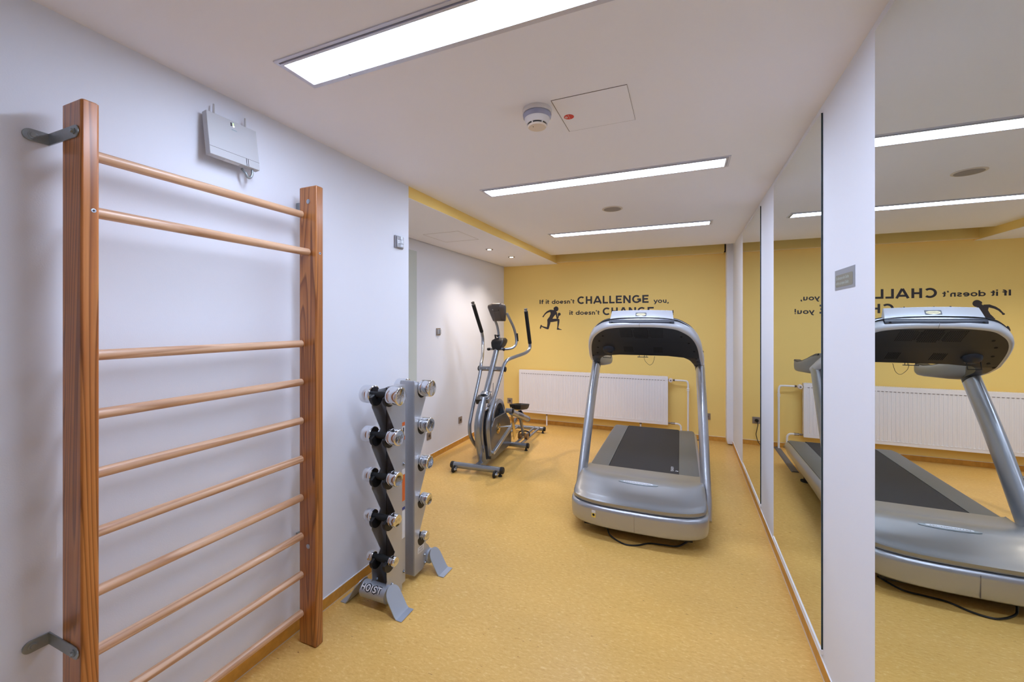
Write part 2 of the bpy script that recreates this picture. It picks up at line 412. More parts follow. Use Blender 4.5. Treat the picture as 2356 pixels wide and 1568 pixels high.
def circ(cx, cy, r, n=20, ry=None):
    return [(cx + r*math.cos(2*math.pi*k/n), cy + (ry or r)*math.sin(2*math.pi*k/n)) for k in range(n)]
def rrect(x0, y0, x1, y1, r, n=5):
    pts = []
    for (cx, cy, a) in ((x1-r, y1-r, 0), (x0+r, y1-r, 90), (x0+r, y0+r, 180), (x1-r, y0+r, 270)):
        for k in range(n+1):
            t = math.radians(a + 90*k/n); pts.append((cx + r*math.cos(t), cy + r*math.sin(t)))
    return pts
X, Y, Z = Vector((1,0,0)), Vector((0,1,0)), Vector((0,0,1))
# ------------------------------------------------------------------ the room
T = 0.12
def sbox(name, a, b, m, **k): return struct(MB().box(a, b).build(name, m, smooth=False, **k))
sbox('floor', (XA - T, YF - T, -0.1), (XR + T, YB + T, 0), 'floor')
# left wall with its end face, as one thick block reaching back over the hidden room
sbox('wall_left', (XA - T, YF - T, 0), (XL, YL, 2.75), 'wall')
sbox('wall_alcove', (XA - T, YL, 0), (XA, YB + T, 2.75), 'wall')
sbox('wall_back', (XA, YB, 0), (XR + T, YB + T, 2.75), 'yellow')
sbox('wall_right', (XR, YF, 0), (XR + T, YB, 2.75), 'wall')
sbox('wall_front', (XL, YF - T, 0), (XR + T, YF, 2.75), 'wall')
# main ceiling stops short of the back wall; alcove ceiling is lower and runs to the wall
YE = 5.50
sbox('ceiling', (-1.741, YF, ZC), (XR, YE, ZC + 0.10), 'ceil')
# drop between the two ceilings, painted yellow
EDGE = [(-1.80, YL), (XL + 0.0003, YL), (-1.704, YE), (-1.704, YB), (-1.80, YB)]
mb = MB(); mb.prism(EDGE, (0, 0, ZA + 0.002), X, Y, (0, 0, 0.31)); struct(mb.build('trim_1', 'yellow', smooth=False))
mb = MB(); mb.prism([(XA + 0.012, YL)] + EDGE[1:4] + [(XA + 0.012, YB)], (0, 0, ZA), X, Y, (0, 0, 0.0019)); mb.box((XA + 0.012, YL, ZA + 0.0019), (-1.80, YB, ZA + 0.04)); struct(mb.build('ceiling_alcove', 'ceil', smooth=False))
sbox('gap_shade_strip', (XA + 0.0002, YL, ZA + 0.004), (XA + 0.0118, YB, ZA + 0.04), 'gap')  # black strip laid in the open ceiling joint to paint its shade
# yellow boxed casing along the top of the back wall, open niche above
mb = MB()
mb.prism([(-1.705, 2.366), (0.44, 2.366), (0.456, 2.372), (0.462, 2.386), (0.462, 2.60), (-1.705, 2.60)], (0, YB - 0.085, 0), (1,0,0), (0,0,1), (0, 0.085, 0))
struct(mb.build('trim_3', 'yellow', smooth=False))
sbox('trim_2', (-1.705, YB - 0.085, 2.362), (0.452, YB - 0.02, 2.3662), 'casing_edge')
sbox('trim_4', (0.463, YB - 0.02, 2.378), (0.482, YB - 0.0005, 2.60), 'gap')
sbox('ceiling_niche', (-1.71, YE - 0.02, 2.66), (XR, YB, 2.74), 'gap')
# rough plastered corner pillar
mb = MB()
n = 14; poly = rrect(0.480, 5.655, 0.60, YB + 0.02, 0.012, 4)
rs = []
for k in range(40):
    z = 0.015 + k*(2.58/39); ins = 0.010 if k == 0 else 0
    rs.append([(x + random.uniform(-1, 1)*0.0012 + (ins if x < 0.54 else 0), y + random.uniform(-1, 1)*0.0012 + (ins if y < 5.7 else 0), z + (0.008*random.random() if k == 0 else 0)) for x, y in poly])
mb.rings(rs); struct(mb.build('wall_pillar', 'rough_plaster', smooth=True, angle=60))
# skirting of the floor covering, with pale sealing lines
def skirt(name, a, b, c, d):
    MBs = MB().box(a, b); o = struct(MBs.build(name, 'skirting', smooth=False))
    MB().box(c, d).build('sealing_line', 'white_seal', o, smooth=False)
    return o
H_ = 0.056
o = skirt('baseboard_left', (XL, YF, 0), (XL + 0.006, YL, H_), (XL, YF, H_), (XL + 0.005, YL, H_ + 0.003))
MB().box((XL + 0.006, YF, 0), (XL + 0.011, YL, 0.0012)).build('floor_joint', 'sealant', o, smooth=False)
o = skirt('baseboard_alcove', (XA, 3.565, 0), (XA + 0.006, YB, H_), (XA, 3.565, H_), (XA + 0.005, YB, H_ + 0.003))
MB().box((XA + 0.006, 3.565, 0), (XA + 0.010, YB, 0.0012)).build('floor_joint', 'sealant', o, smooth=False)
o = skirt('baseboard_back', (XA + 0.006, YB - 0.006, 0), (0.48, YB, H_), (XA + 0.006, YB - 0.005, H_), (0.48, YB, H_ + 0.003))
o = skirt('baseboard_right', (XR - 0.006, YF, 0), (XR, 5.655, H_), (XR - 0.005, YF, H_), (XR, 5.655, H_ + 0.003))
MB().box((XR - 0.011, YF, 0), (XR - 0.006, 5.655, 0.0012)).build('floor_joint', 'sealant', o, smooth=False)
# frosted glass door in the alcove wall, seen just behind the end of the left wall
d = struct(MB().box((XA, 2.62, 0.004), (XA + 0.010, 3.560, 2.232)).build('door_1', 'frosted', smooth=False))
MB().cyl((XA + 0.010, 2.72, 1.02), (XA + 0.05, 2.72, 1.02), 0.009).cyl((XA + 0.05, 2.72, 1.02), (XA + 0.05, 2.84, 1.02), 0.009).build('door_handle', 'alu', d)
# hairline access hatch in the alcove ceiling (frame lines)
mb = MB()
for a, b in (((-2.334, 3.36), (-1.945, 3.362)), ((-1.945, 3.36), (-1.943, 3.774)), ((-2.334, 3.774), (-1.945, 3.776)), ((-2.336, 3.36), (-2.334, 3.774))):
    mb.box((a[0], a[1], ZA - 0.0012), (b[0], b[1], ZA))
o = mb.build('access_hatch', mat('hatch_hairline', (176, 164, 158), 0.8), smooth=False); tag(o, 'faint hairline square access hatch in the low alcove ceiling', 'hatch')

# ------------------------------------------------------------------ mirrors on the right wall
def mirror(y0, y1, label):
    t = thing('wall_mirror', label, 'mirror', (XR, y0, 0.10), group='wall mirrors on the right wall')
    MB().box((XR, y0, 0.101), (XM + 0.0004, y1, 2.395)).build('glass_edge', 'mirror_edge', t, smooth=False, world=t)
    MB().box((XM + 0.0004, y0 + 0.0006, 0.1016), (XM, y1 - 0.0006, 2.3945)).build('mirror_face', 'mirror', t, smooth=False, world=t)
    MB().box((XR, y0 - 0.004, 0.082), (XM - 0.004, y1 + 0.004, 0.101)).build('bottom_rail', 'white_seal', t, smooth=False, world=t)
    return t
mirror(0.57, 1.600, 'tall frameless wall mirror nearest the camera, cut by the right edge, reflecting the treadmill')
mirror(2.140, 3.155, 'tall frameless wall mirror just beyond the pillar with the small sign, middle one of three')
mirror(3.675, 4.700, 'tall narrow-looking frameless wall mirror farthest from the camera, near the back corner')

# ------------------------------------------------------------------ ceiling lights
def ceiling_light(x0, x1, y0, y1, label):
    t = thing('ceiling_light', label, 'ceiling light', ((x0+x1)/2, (y0+y1)/2, ZC), group='long ceiling lights')
    z0 = ZC - 0.010
    # outer flange
    mb = MB(); f = 0.012
    for a, b in (((x0, y0), (x1, y0+f)), ((x0, y1-f), (x1, y1)), ((x0, y0+f), (x0+f, y1-f)), ((x1-f, y0+f), (x1, y1-f))):
        mb.box((*a, ZC - 0.004), (*b, ZC))
    mb.build('outer_frame', 'frame', t, smooth=False, world=t)
    mb = MB(); g = f + 0.0035; f2 = 0.010
    for a, b in (((x0+f, y0+f), (x1-f, y0+g)), ((x0+f, y1-g), (x1-f, y1-f)), ((x0+f, y0+g), (x0+g, y1-g)), ((x1-g, y0+g), (x1-f, y1-g))):
        mb.box((*a, ZC - 0.0015), (*b, ZC))
    mb.build('groove', 'frame_dark', t, smooth=False, world=t)
    X0, X1, Y0, Y1 = x0+g, x1-g, y0+g, y1-g
    mb = MB()
    for a, b in (((X0, Y0), (X1, Y0+f2)), ((X0, Y1-f2), (X1, Y1)), ((X0, Y0+f2), (X0+f2, Y1-f2)), ((X1-f2, Y0+f2), (X1, Y1-f2))):
        mb.box((*a, ZC - 0.008), (*b, ZC))
    mb.build('inner_frame', 'frame', t, smooth=False, world=t)
    MB().box((X0+f2, Y0+f2, ZC - 0.005), (X1-f2, Y1-f2, ZC - 0.001)).build('diffuser', 'panel', t, smooth=False, world=t)
    MB().box((x0 + 0.20, Y1 - f2 - 0.006, ZC - 0.009), (x0 + 0.203, Y1 - 0.002, ZC - 0.0045)).build('clip', 'frame_dark', t, smooth=False, world=t)
    return t
ceiling_light(-1.352, 0.245, 1.030, 1.210, 'large ceiling light nearest the camera, cut by the top edge')
ceiling_light(-1.327, 0.243, 2.590, 2.765, 'long ceiling light between the smoke detector and the round speaker')
ceiling_light(-1.325, 0.243, 4.160, 4.335, 'long ceiling light farthest from the camera, near the yellow back wall')

# ------------------------------------------------------------------ ceiling things
t = thing('smoke_detector', 'white round smoke detector with clear ring on the ceiling', 'smoke detector', (-0.595, 1.714, ZC))
p = Vector((-0.595, 1.714, ZC)); D = (0, 0, -1)
MB().lathe(p, D, [(0, 0.063), (0.004, 0.065), (0.016, 0.0645), (0.019, 0.062)], 40).build('base', 'smoke', t, world=t)
MB().lathe(p, D, [(0.019, 0.060), (0.024, 0.063), (0.036, 0.0605), (0.040, 0.056)], 40).build('clear_ring', 'smoke_clear', t, world=t)
MB().lathe(p, D, [(0.034, 0.055), (0.045, 0.0555), (0.060, 0.046), (0.063, 0.044)], 40).build('housing', 'smoke', t, world=t)
MB().lathe(p, D, [(0.063, 0.040), (0.069, 0.040)], 40).build('vent_slot', 'gap', t, world=t)
for k in range(6):
    a = math.radians(20 + 60*k); MB().obox(p + Vector((0.042*math.cos(a), 0.042*math.sin(a), -0.066)), (math.cos(a), math.sin(a), 0), (-math.sin(a), math.cos(a), 0), (0,0,1), 0.003, 0.002, 0.004).build('rib', 'smoke', t, world=t)
MB().lathe(p, D, [(0.069, 0.041), (0.072, 0.042), (0.077, 0.038), (0.079, 0.0)], 40).build('cap', mat('detector_cream_cap', (226, 212, 196), 0.5), t, world=t)
MB().cyl(p + Vector((-0.012, -0.018, -0.0795)), p + Vector((-0.012, -0.018, -0.076)), 0.0016, seg=8).build('indicator', 'gap', t, world=t)

t = thing('inspection_hatch', 'square hairline access panel with a red oval sticker beside the smoke detector', 'hatch', (-0.36, 1.81, ZC))
hx0, hx1, hy0, hy1 = -0.515, -0.207, 1.663, 1.965
MB().box((hx0, hy0, ZC - 0.0014), (hx1, hy1, ZC)).build('panel', 'ceil', t, smooth=False, world=t)
mb = MB(); mb.box((hx0 - 0.0016, hy0, ZC - 0.0018), (hx0 + 0.0004, hy1, ZC)); mb.box((hx0, hy0 - 0.0005, ZC - 0.0018), (hx1, hy0 + 0.0004, ZC))
mb.box((hx1, hy0, ZC - 0.0018), (hx1 + 0.0006, hy1, ZC)); mb.box((hx0, hy1, ZC - 0.0016), (hx1, hy1 + 0.0006, ZC)); mb.build('gap_line', 'cover_line', t, smooth=False, world=t)
MB().cyl((-0.481, 1.823, ZC - 0.0022), (-0.481, 1.823, ZC - 0.0014), 0.0225, seg=40).build('red_sticker', 'red', t, world=t)
MB().box((-0.4805, 1.802, ZC - 0.0026), (-0.4795, 1.844, ZC - 0.0022)).build('sticker_line', 'white_txt', t, smooth=False, world=t)
for k in range(3): MB().box((-0.499, 1.815 + 0.006*k, ZC - 0.0026), (-0.487, 1.8175 + 0.006*k, ZC - 0.0022)).build('sticker_print', 'white_txt', t, smooth=False, world=t)

t = thing('ceiling_speaker', 'round flush loudspeaker grille in the ceiling between two far lights', 'speaker', (-0.543, 3.441, ZC))
MB().lathe((-0.543, 3.441, ZC), D, [(0, 0.082), (0.003, 0.082), (0.005, 0.079), (0.005, 0.068)], 48).build('rim', 'speaker_rim', t, world=t)
MB().cyl((-0.543, 3.441, ZC - 0.006), (-0.543, 3.441, ZC), 0.068, seg=48).build('grille', 'speaker', t, world=t)

def downlight(x, y, label):
    t = thing('downlight', label, 'downlight', (x, y, ZA), group='recessed downlights in the alcove ceiling')
    MB().lathe((x, y, ZA), D, [(0, 0.044), (0.003, 0.044), (0.005, 0.040), (0.004, 0.028)], 32).build('rim', 'brassy', t, world=t)
    MB().cyl((x, y, ZA - 0.0062), (x, y, ZA - 0.001), 0.023, seg=28).build('lamp', 'lampglow', t, world=t)
    l = bpy.data.lights.new('downlight_lamp', 'SPOT'); l.energy = 54; l.color = (1.0, 0.86, 0.74); l.spot_size = math.radians(120); l.spot_blend = 1.0; l.shadow_soft_size = 0.022
    lo = bpy.data.objects.new('lamp_light', l); COL.objects.link(lo); lo.parent = t; lo.location = (0, 0, -0.012)
    return t
downlight(-2.095, 4.34, 'small recessed downlight in the alcove ceiling, the one nearer the camera')
downlight(-2.075, 4.96, 'small recessed downlight in the alcove ceiling, the one nearer the yellow wall')

# ------------------------------------------------------------------ writing and silhouette on the back wall
t = thing('wall_lettering', 'dark vinyl motto lettering about challenge and change on the yellow wall', 'wall sticker', (-1.0, YB, 1.6))
wl, wc = 0.185, 0.205
wall_word('word', 'If', -1.985, -1.918, 1.772, 0.0605, wl, t)
wall_word('word', 'it', -1.888, -1.829, 1.771, 0.0605, wl, t)
wall_word('word', "doesn't", -1.792, -1.452, 1.770, 0.0605, wl, t)
wall_word('word', 'CHALLENGE', -1.413, -0.434, 1.762, 0.106, wc, t, 0.06)
wall_word('word', 'you,', -0.376, -0.186, 1.757, 0.0605, wl, t)
wall_word('word', 'it', -1.530, -1.471, 1.607, 0.0605, wl, t)
wall_word('word', "doesn't", -1.434, -1.092, 1.607, 0.0605, wl, t)
wall_word('word', 'CHANGE', -1.053, -0.368, 1.601, 0.104, wc, t, 0.06)
wall_word('word', 'you!', -0.325, -0.125, 1.598, 0.0605, wl, t)

def px(x, y):   # drawing units of the silhouette to wall coordinates
    return (-1.977 + (x - 130) * (0.331/293.0), 1.732 - (y - 268) * (0.340/310.0))
mb = MB()
QD = [0]
def poly(pts):
    QD[0] += 1; mb.prism([px(*p) for p in pts], (0, YB - 0.0003, 0), X, Z, (0, -0.0008 - 0.00007*QD[0], 0))
def limb(pts, ws, k=6):
    P = [Vector(px(*p)) for p in pts]; s = 0.00111
    L, R = [], []; QD[0] += 1; e = YB - 0.0011 - 0.00007*QD[0]
    for i in range(len(P)):
        d = (P[min(i+1, len(P)-1)] - P[max(i-1, 0)]).normalized(); n = Vector((-d.y, d.x))
        L.append(P[i] + n*ws[i]*s/2); R.append(P[i] - n*ws[i]*s/2)
    mb.rings([[(a.x, YB-0.0003, a.y), (b.x, YB-0.0003, b.y), (b.x, e, b.y), (a.x, e, a.y)] for a, b in zip(L, R)])
poly(circ(352, 301, 31, 24, 33)); poly(circ(335, 296, 18, 16)); poly([(322, 308), (352, 330), (338, 345), (300, 330)])
poly([(298, 316), (338, 322), (362, 344), (358, 368), (342, 378), (322, 400), (306, 424), (302, 446), (236, 452), (240, 432), (262, 404), (278, 366), (272, 334)])
limb([(308, 326), (270, 326), (232, 342), (204, 364), (182, 394), (172, 408)], [26, 28, 22, 17, 13, 14]); poly(circ(176, 402, 10, 12, 9))
limb([(352, 352), (360, 392), (366, 424), (372, 434)], [24, 20, 17, 12]); limb([(362, 430), (378, 414), (388, 384)], [17, 15, 11])
poly(circ(393, 372, 20, 20)); poly(circ(385, 384, 13, 14))
limb([(262, 456), (300, 454), (345, 450), (380, 446), (396, 450)], [46, 42, 36, 30, 16])
limb([(384, 440), (382, 480), (378, 520), (372, 558)], [26, 26, 19, 13]); poly([(364, 552), (380, 552), (398, 566), (426, 574), (424, 580), (362, 578)])
limb([(254, 440), (254, 490), (246, 530), (238, 566)], [46, 40, 32, 28]); poly(circ(236, 562, 15, 14, 12))
limb([(240, 562), (205, 552), (172, 540), (148, 528)], [24, 22, 15, 11]); poly([(150, 512), (164, 532), (152, 544), (144, 566), (134, 570), (130, 552), (140, 520)])
o = mb.build('runner_silhouette', 'decal', None, smooth=False); tag(o, 'dark sticker of a person lunging with a dumbbell on the yellow wall', 'wall sticker')

# ------------------------------------------------------------------ sign on the right wall
t = thing('wall_sign', 'small grey notice plate between the nearest and middle mirrors', 'sign', (XR, 1.88, 1.66))
MB().box((XR, 1.780, 1.624), (XR - 0.0015, 1.984, 1.700)).build('plate', 'sign', t, smooth=False, world=t)
mb = MB(); mb.prism(rrect(1.797, 1.634, 1.974, 1.680, 0.009, 4), (XR - 0.0015, 0, 0), Y, Z, (-0.0006, 0, 0)); mb.build('text_field', 'sign_field', t, smooth=False, world=t)
# seen from the room the wall reads from far (left) to near (right)
ftext('text_line', 'Die Benutzung der Geräte', 0.0165, 'sign_txt', (XR - 0.0021, 1.968, 1.667), -Y, Z, t, t, align='LEFT', offset=0.0002, width=0.134)
ftext('text_line', 'erfolgt auf eigene Gefahr.', 0.0165, 'sign_txt', (XR - 0.0021, 1.968, 1.648), -Y, Z, t, t, align='LEFT', offset=0.0002, width=0.136)

# ------------------------------------------------------------------ sockets and switches
def socket(origin, ax, n, label, w=0.081, plug=False, mname='socket'):
    """ax: across direction on the wall, n: normal into the room"""
    o = Vector(origin); ax = Vector(ax); n = Vector(n)
    t = thing('wall_socket', label, 'socket', origin, group='grey wall sockets')
    MB().obox(o + n*0.0035, ax, Z, n, w/2, w/2, 0.0035).build('plate', mname, t, bevel=0.0015, world=t)
    mb = MB().obox(o + n*0.0075, ax, Z, n, w*0.36, w*0.36, 0.0015); mb.build('insert', mname, t, bevel=0.001, world=t)
    MB().lathe(o + n*0.0089, n, [(0, 0.0205), (0.0008, 0.0205), (0.0009, 0.018)], 28).build('well_rim', 'socket', t, world=t)
    MB().cyl(o + n*0.0089, o + n*0.0099, 0.018, seg=28).build('well', 'socket_dark', t, world=t)
    mb = MB()
    for s in (-1, 1): mb.cyl(o + n*0.0099 + ax*0.0095*s, o + n*0.0104 + ax*0.0095*s, 0.0026, seg=10)
    mb.build('contact_hole', 'gap', t, world=t)
    return t
socket((-2.459, YB, 0.302), X, -Y, 'grey socket low on the yellow wall, left of the radiator')
socket((0.268, YB, 0.302), X, -Y, 'grey socket low on the yellow wall, right of the radiator, holding a black plug')
socket((XA, 4.470, 0.293), Y, X, 'grey socket on the white alcove wall just left of the elliptical trainer')
socket((XA, 3.790, 0.268), Y, X, 'grey socket on the white alcove wall behind the dumbbell rack')
# plug with hanging cable
t = thing('power_plug', 'black power plug with hanging cable in the socket right of the radiator', 'plug', (0.256, YB - 0.01, 0.302))
MB().lathe((0.262, YB - 0.0105, 0.302), (0, -1, 0), [(0, 0.018), (0.004, 0.0195), (0.022, 0.017), (0.03, 0.010)], 20).build('plug_body', 'black', t, world=t)
MB().tube([(0.262, YB - 0.035, 0.297), (0.256, YB - 0.045, 0.26), (0.262, YB - 0.03, 0.20), (0.272, YB - 0.03, 0.14), (0.262, YB - 0.035, 0.08), (0.24, YB - 0.045, 0.03), (0.20, YB - 0.06, 0.008), (0.12, YB - 0.08, 0.006)], 0.0042, 8).build('cable', 'black', t, world=t)

t = thing('light_switch', 'small grey light switch at shoulder height on the white alcove wall', 'switch', (XA, 3.975, 1.394))
MB().obox((XA + 0.004, 3.975, 1.394), Y, Z, X, 0.0405, 0.0405, 0.004).build('plate', 'socket', t, bevel=0.0015, world=t)
MB().obox((XA + 0.011, 3.975, 1.394), Y, Z, X, 0.028, 0.028, 0.004).build('rocker', 'alu', t, bevel=0.002, world=t)
MB().obox((XA + 0.020, 3.990, 1.394), Y, Z, X, 0.010, 0.026, 0.006).build('key_slot', 'alu', t, bevel=0.002, world=t)

t = thing('motion_sensor', 'silver motion sensor switch near the end of the left wall', 'sensor', (XL, 2.225, 2.026))
MB().obox((XL + 0.005, 2.222, 2.026), Y, Z, X, 0.041, 0.041, 0.005).build('plate', mat('sensor_back_plate', (150, 150, 158), 0.4, 0.3), t, bevel=0.0015, world=t)
MB().obox((XL + 0.014, 2.226, 2.026), Y, Z, X, 0.034, 0.036, 0.004).build('cover', 'alu', t, bevel=0.002, world=t)
mb = MB()
def bulge(z0, z1, m, name, r=0.018):
    b = MB(); pts = [(2.198 + 0.056*k/10, XL + 0.018 + r*math.sin(math.pi*k/10)) for k in range(11)]
    b.rings([[(x, y, z0), (x, y, z1), (XL + 0.017, y, z1), (XL + 0.017, y, z0)] for y, x in pts]); b.build(name, m, t, world=t)
bulge(2.040, 2.060, 'alu', 'cover_band', 0.014); bulge(2.014, 2.038, 'lens', 'sensor_lens', 0.017); bulge(1.992, 2.012, 'alu', 'cover_band', 0.014)

# ------------------------------------------------------------------ router on the left wall
t = thing('wall_router', 'pale grey wireless access point with two stub antennas above the wall bars', 'router', (XL, 1.12, 2.24))
tilt = Vector((-0.025, 0, 0.170)).normalized(); nn = Vector((tilt.z, 0, -tilt.x))    # panel leans out at its foot
C0 = Vector((-1.6875 - 0.013, 1.115, 2.232)) ; 
MB().obox(C0, Y, tilt, nn, 0.1005, 0.087, 0.0135).build('casing', 'router', t, bevel=0.002, world=t)
MB().obox(C0 - nn*0.020 - tilt*0.01, Y, tilt, nn, 0.05, 0.05, 0.0105).build('wall_bracket', 'router_side', t, world=t)
fr = C0 + nn*0.0137
MB().obox(fr - tilt*0.054, Y, tilt, nn, 0.1004, 0.0006, 0.0003).build('seam', 'rad_slot', t, world=t)
mb = MB()
for dy in (0.044, 0.0515): mb.obox(fr - tilt*0.070 + Y*dy, Y, tilt, nn, 0.0010, 0.0155, 0.0004)
mb.build('slot', 'gap', t, world=t)
mb = MB(); mb.obox(fr + tilt*0.070 - Y*0.0065, Y, tilt, nn, 0.0022, 0.0075, 0.0004); mb.build('display_slot', 'gap', t, world=t)
MB().obox(fr + tilt*0.073 + Y*0.0025, Y, tilt, nn, 0.0016, 0.0045, 0.0005).build('status_light', 'led', t, world=t)
MB().lathe(fr + tilt*0.064 + Y*0.0030, nn, [(0, 0.003), (0.0008, 0.003)], 12).build('status_light', 'led_w', t, world=t)
ftext('brand_print', 'SIEMENS', 0.0055, 'teal', fr + tilt*0.048 + Y*0.004, Y, tilt, t, t, width=0.022)
low = C0 - tilt*0.0873
MB().obox(low - Y*0.01, Y, nn, tilt, 0.030, 0.008, 0.0003).build('rating_label', 'lab', t, world=t)
for dy in (-0.062, 0.064):
    b = C0 + tilt*0.087 - nn*0.004 + Y*dy
    MB().tube([b, b + Vector((0, 0.0, 0.045))], [0.0042, 0.003], 10, smooth=False).build('antenna', 'router_side', t, world=t)
a = low + Y*0.060 - nn*0.004
MB().tube([a + Y*0.018, a + Y*0.018 - Z*0.018, a + Y*0.010 - Z*0.034, a - Z*0.036 - Y*0.002, a - Y*0.010 - Z*0.022, a - Y*0.014 - Z*0.0 - nn*0.018], 0.0052, 12).build('cable', 'zinc', t, world=t)

# ------------------------------------------------------------------ radiator with its valves and pipes
rx0, rx1, rz0, rz1, ry0, ry1 = -2.262, -0.193, 0.172, 0.797, 5.698, 5.768
t = thing('radiator', 'long white panel radiator under the motto on the yellow wall', 'radiator', ((rx0+rx1)/2, YB, 0))
# front panel with pressed vertical channels
mb = MB(); N = 57; p_ = (rx1 - rx0 - 0.06)/N; prof = [(rx0, ry0), (rx0 + 0.03, ry0)]
for k in range(N):
    xa = rx0 + 0.03 + k*p_; prof += [(xa + p_*0.22, ry0), (xa + p_*0.32, ry0 + 0.0035), (xa + p_*0.68, ry0 + 0.0035), (xa + p_*0.78, ry0)]
prof += [(rx1 - 0.03, ry0), (rx1, ry0)]
zs = [rz0 + 0.042, rz1 - 0.048]
mb.rings([[(x, y, z) for z in (zs[0], zs[1])] for x, y in prof], cap=False, closed=False)
mb.build('front_panel', 'radiator', t, smooth=False, world=t)
mb = MB(); mb.box((rx0, ry0, rz0), (rx1, ry0 + 0.012, rz0 + 0.042)); mb.box((rx0, ry0, rz1 - 0.048), (rx1, ry0 + 0.012, rz1)); mb.box((rx0, ry0 + 0.004, rz0 + 0.03), (rx1, ry0 + 0.012, rz1 - 0.03))
mb.build('panel_border', 'radiator', t, bevel=0.002, world=t)
mb = MB(); mb.box((rx0, ry0 + 0.012, rz0 + 0.01), (rx0 + 0.002, ry1, rz1)); mb.box((rx1 - 0.002, ry0 + 0.012, rz0 + 0.01), (rx1, ry1, rz1)); mb.box((rx0, ry1 - 0.008, rz0 + 0.01), (rx1, ry1, rz1 - 0.005)); mb.build('side_cover', 'radiator', t, smooth=False, world=t)
mb = MB()
for k in range(98):
    xa = rx0 + 0.012 + k*(rx1 - rx0 - 0.024)/98; mb.box((xa, ry0 + 0.010, rz1 - 0.006), (xa + 0.013, ry1 - 0.004, rz1 + 0.0015))
mb.build('top_grille', 'radiator', t, smooth=False, world=t)
mb = MB(); mb2 = MB()
for k in range(N):
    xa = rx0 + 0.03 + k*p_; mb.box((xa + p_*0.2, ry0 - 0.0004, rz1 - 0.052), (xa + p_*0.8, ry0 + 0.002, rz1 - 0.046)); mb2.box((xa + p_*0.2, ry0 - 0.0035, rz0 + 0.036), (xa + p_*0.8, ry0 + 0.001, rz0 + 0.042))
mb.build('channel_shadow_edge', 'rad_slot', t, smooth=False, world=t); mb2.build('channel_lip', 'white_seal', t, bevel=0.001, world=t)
for xa in (-1.90, -1.05, -0.55): MB().box((xa, ry1, 0.22), (xa + 0.04, YB - 0.0005, 0.74)).build('wall_bracket', 'radiator', t, smooth=False, world=t)
def fitting(x, z, name):
    MB().lathe((x, 5.735, z), X, [(0, 0.011), (0.014, 0.011), (0.015, 0.015), (0.028, 0.015), (0.029, 0.010), (0.036, 0.010)], 6).build(name, 'brassy', t, world=t)
fitting(rx1, 0.752, 'union_nut'); fitting(rx1, 0.192, 'union_nut')
MB().lathe((-0.160, 5.735, 0.752), (0, -1, 0), [(-0.02, 0.014), (0.0, 0.020), (0.010, 0.028), (0.034, 0.0275), (0.046, 0.022), (0.048, 0.0)], 24).build('thermostat_valve', mat('valve_cream', (226, 214, 206), 0.45), t, world=t)
MB().cyl((-0.160, 5.687, 0.752), (-0.160, 5.6855, 0.752), 0.010, seg=16).build('valve_dial', 'rad_slot', t, world=t)
MB().lathe((-0.145, 5.735, 0.752), X, [(0, 0.012), (0.02, 0.012), (0.021, 0.015), (0.034, 0.015)], 6).build('union_nut', 'brassy', t, world=t)
MB().tube([(-0.112, 5.735, 0.752), (0.00, 5.735, 0.751), (0.036, 5.735, 0.742), (0.047, 5.735, 0.700), (0.047, 5.735, 0.64), (0.047, 5.735, 0.3), (0.047, 5.735, 0.002)], 0.0115, 14).build('supply_pipe', 'pipe', t, world=t)
MB().lathe((0.047, 5.735, 0.655), (0, 0, -1), [(0, 0.017), (0.009, 0.017), (0.010, 0.013), (0.022, 0.013), (0.023, 0.017), (0.032, 0.017)], 18).build('pipe_coupling', 'pipe', t, world=t)
MB().lathe((0.047, 5.735, 0.012), (0, 0, -1), [(0, 0.018), (0.011, 0.021)], 18).build('floor_collar', 'pipe', t, world=t)
MB().lathe((-0.158, 5.735, 0.192), X, [(0, 0.013), (0.012, 0.017), (0.024, 0.013), (0.036, 0.016), (0.05, 0.016)], 8).build('lockshield_valve', 'brassy', t, world=t)
MB().tube([(-0.110, 5.735, 0.192), (-0.07, 5.735, 0.190), (-0.044, 5.735, 0.170), (-0.036, 5.735, 0.130), (-0.036, 5.735, 0.002)], 0.0115, 14).build('return_pipe', 'pipe', t, world=t)
for xa in (-1.843, -0.535):
    MB().cyl((xa, 5.735, rz0 + 0.01), (xa, 5.735, 0.148), 0.014, seg=8).build('support_nut', 'brassy', t, world=t)
    MB().cyl((xa, 5.735, 0.15), (xa, 5.735, 0.001), 0.0105, seg=14).build('support_foot', 'pipe', t, world=t)

# grey cable channel on the floor behind the treadmill
mb = MB(); mb.prism([(-0.034, 0.0), (-0.020, 0.012), (0.020, 0.012), (0.034, 0.0)], (0.055, 4.90, 0.0005), X, Z, (0, 0.89, 0))
o = mb.build('cable_channel', 'grey_mat', smooth=False); tag(o, 'grey floor cable channel running from behind the treadmill to the yellow wall', 'cable channel')
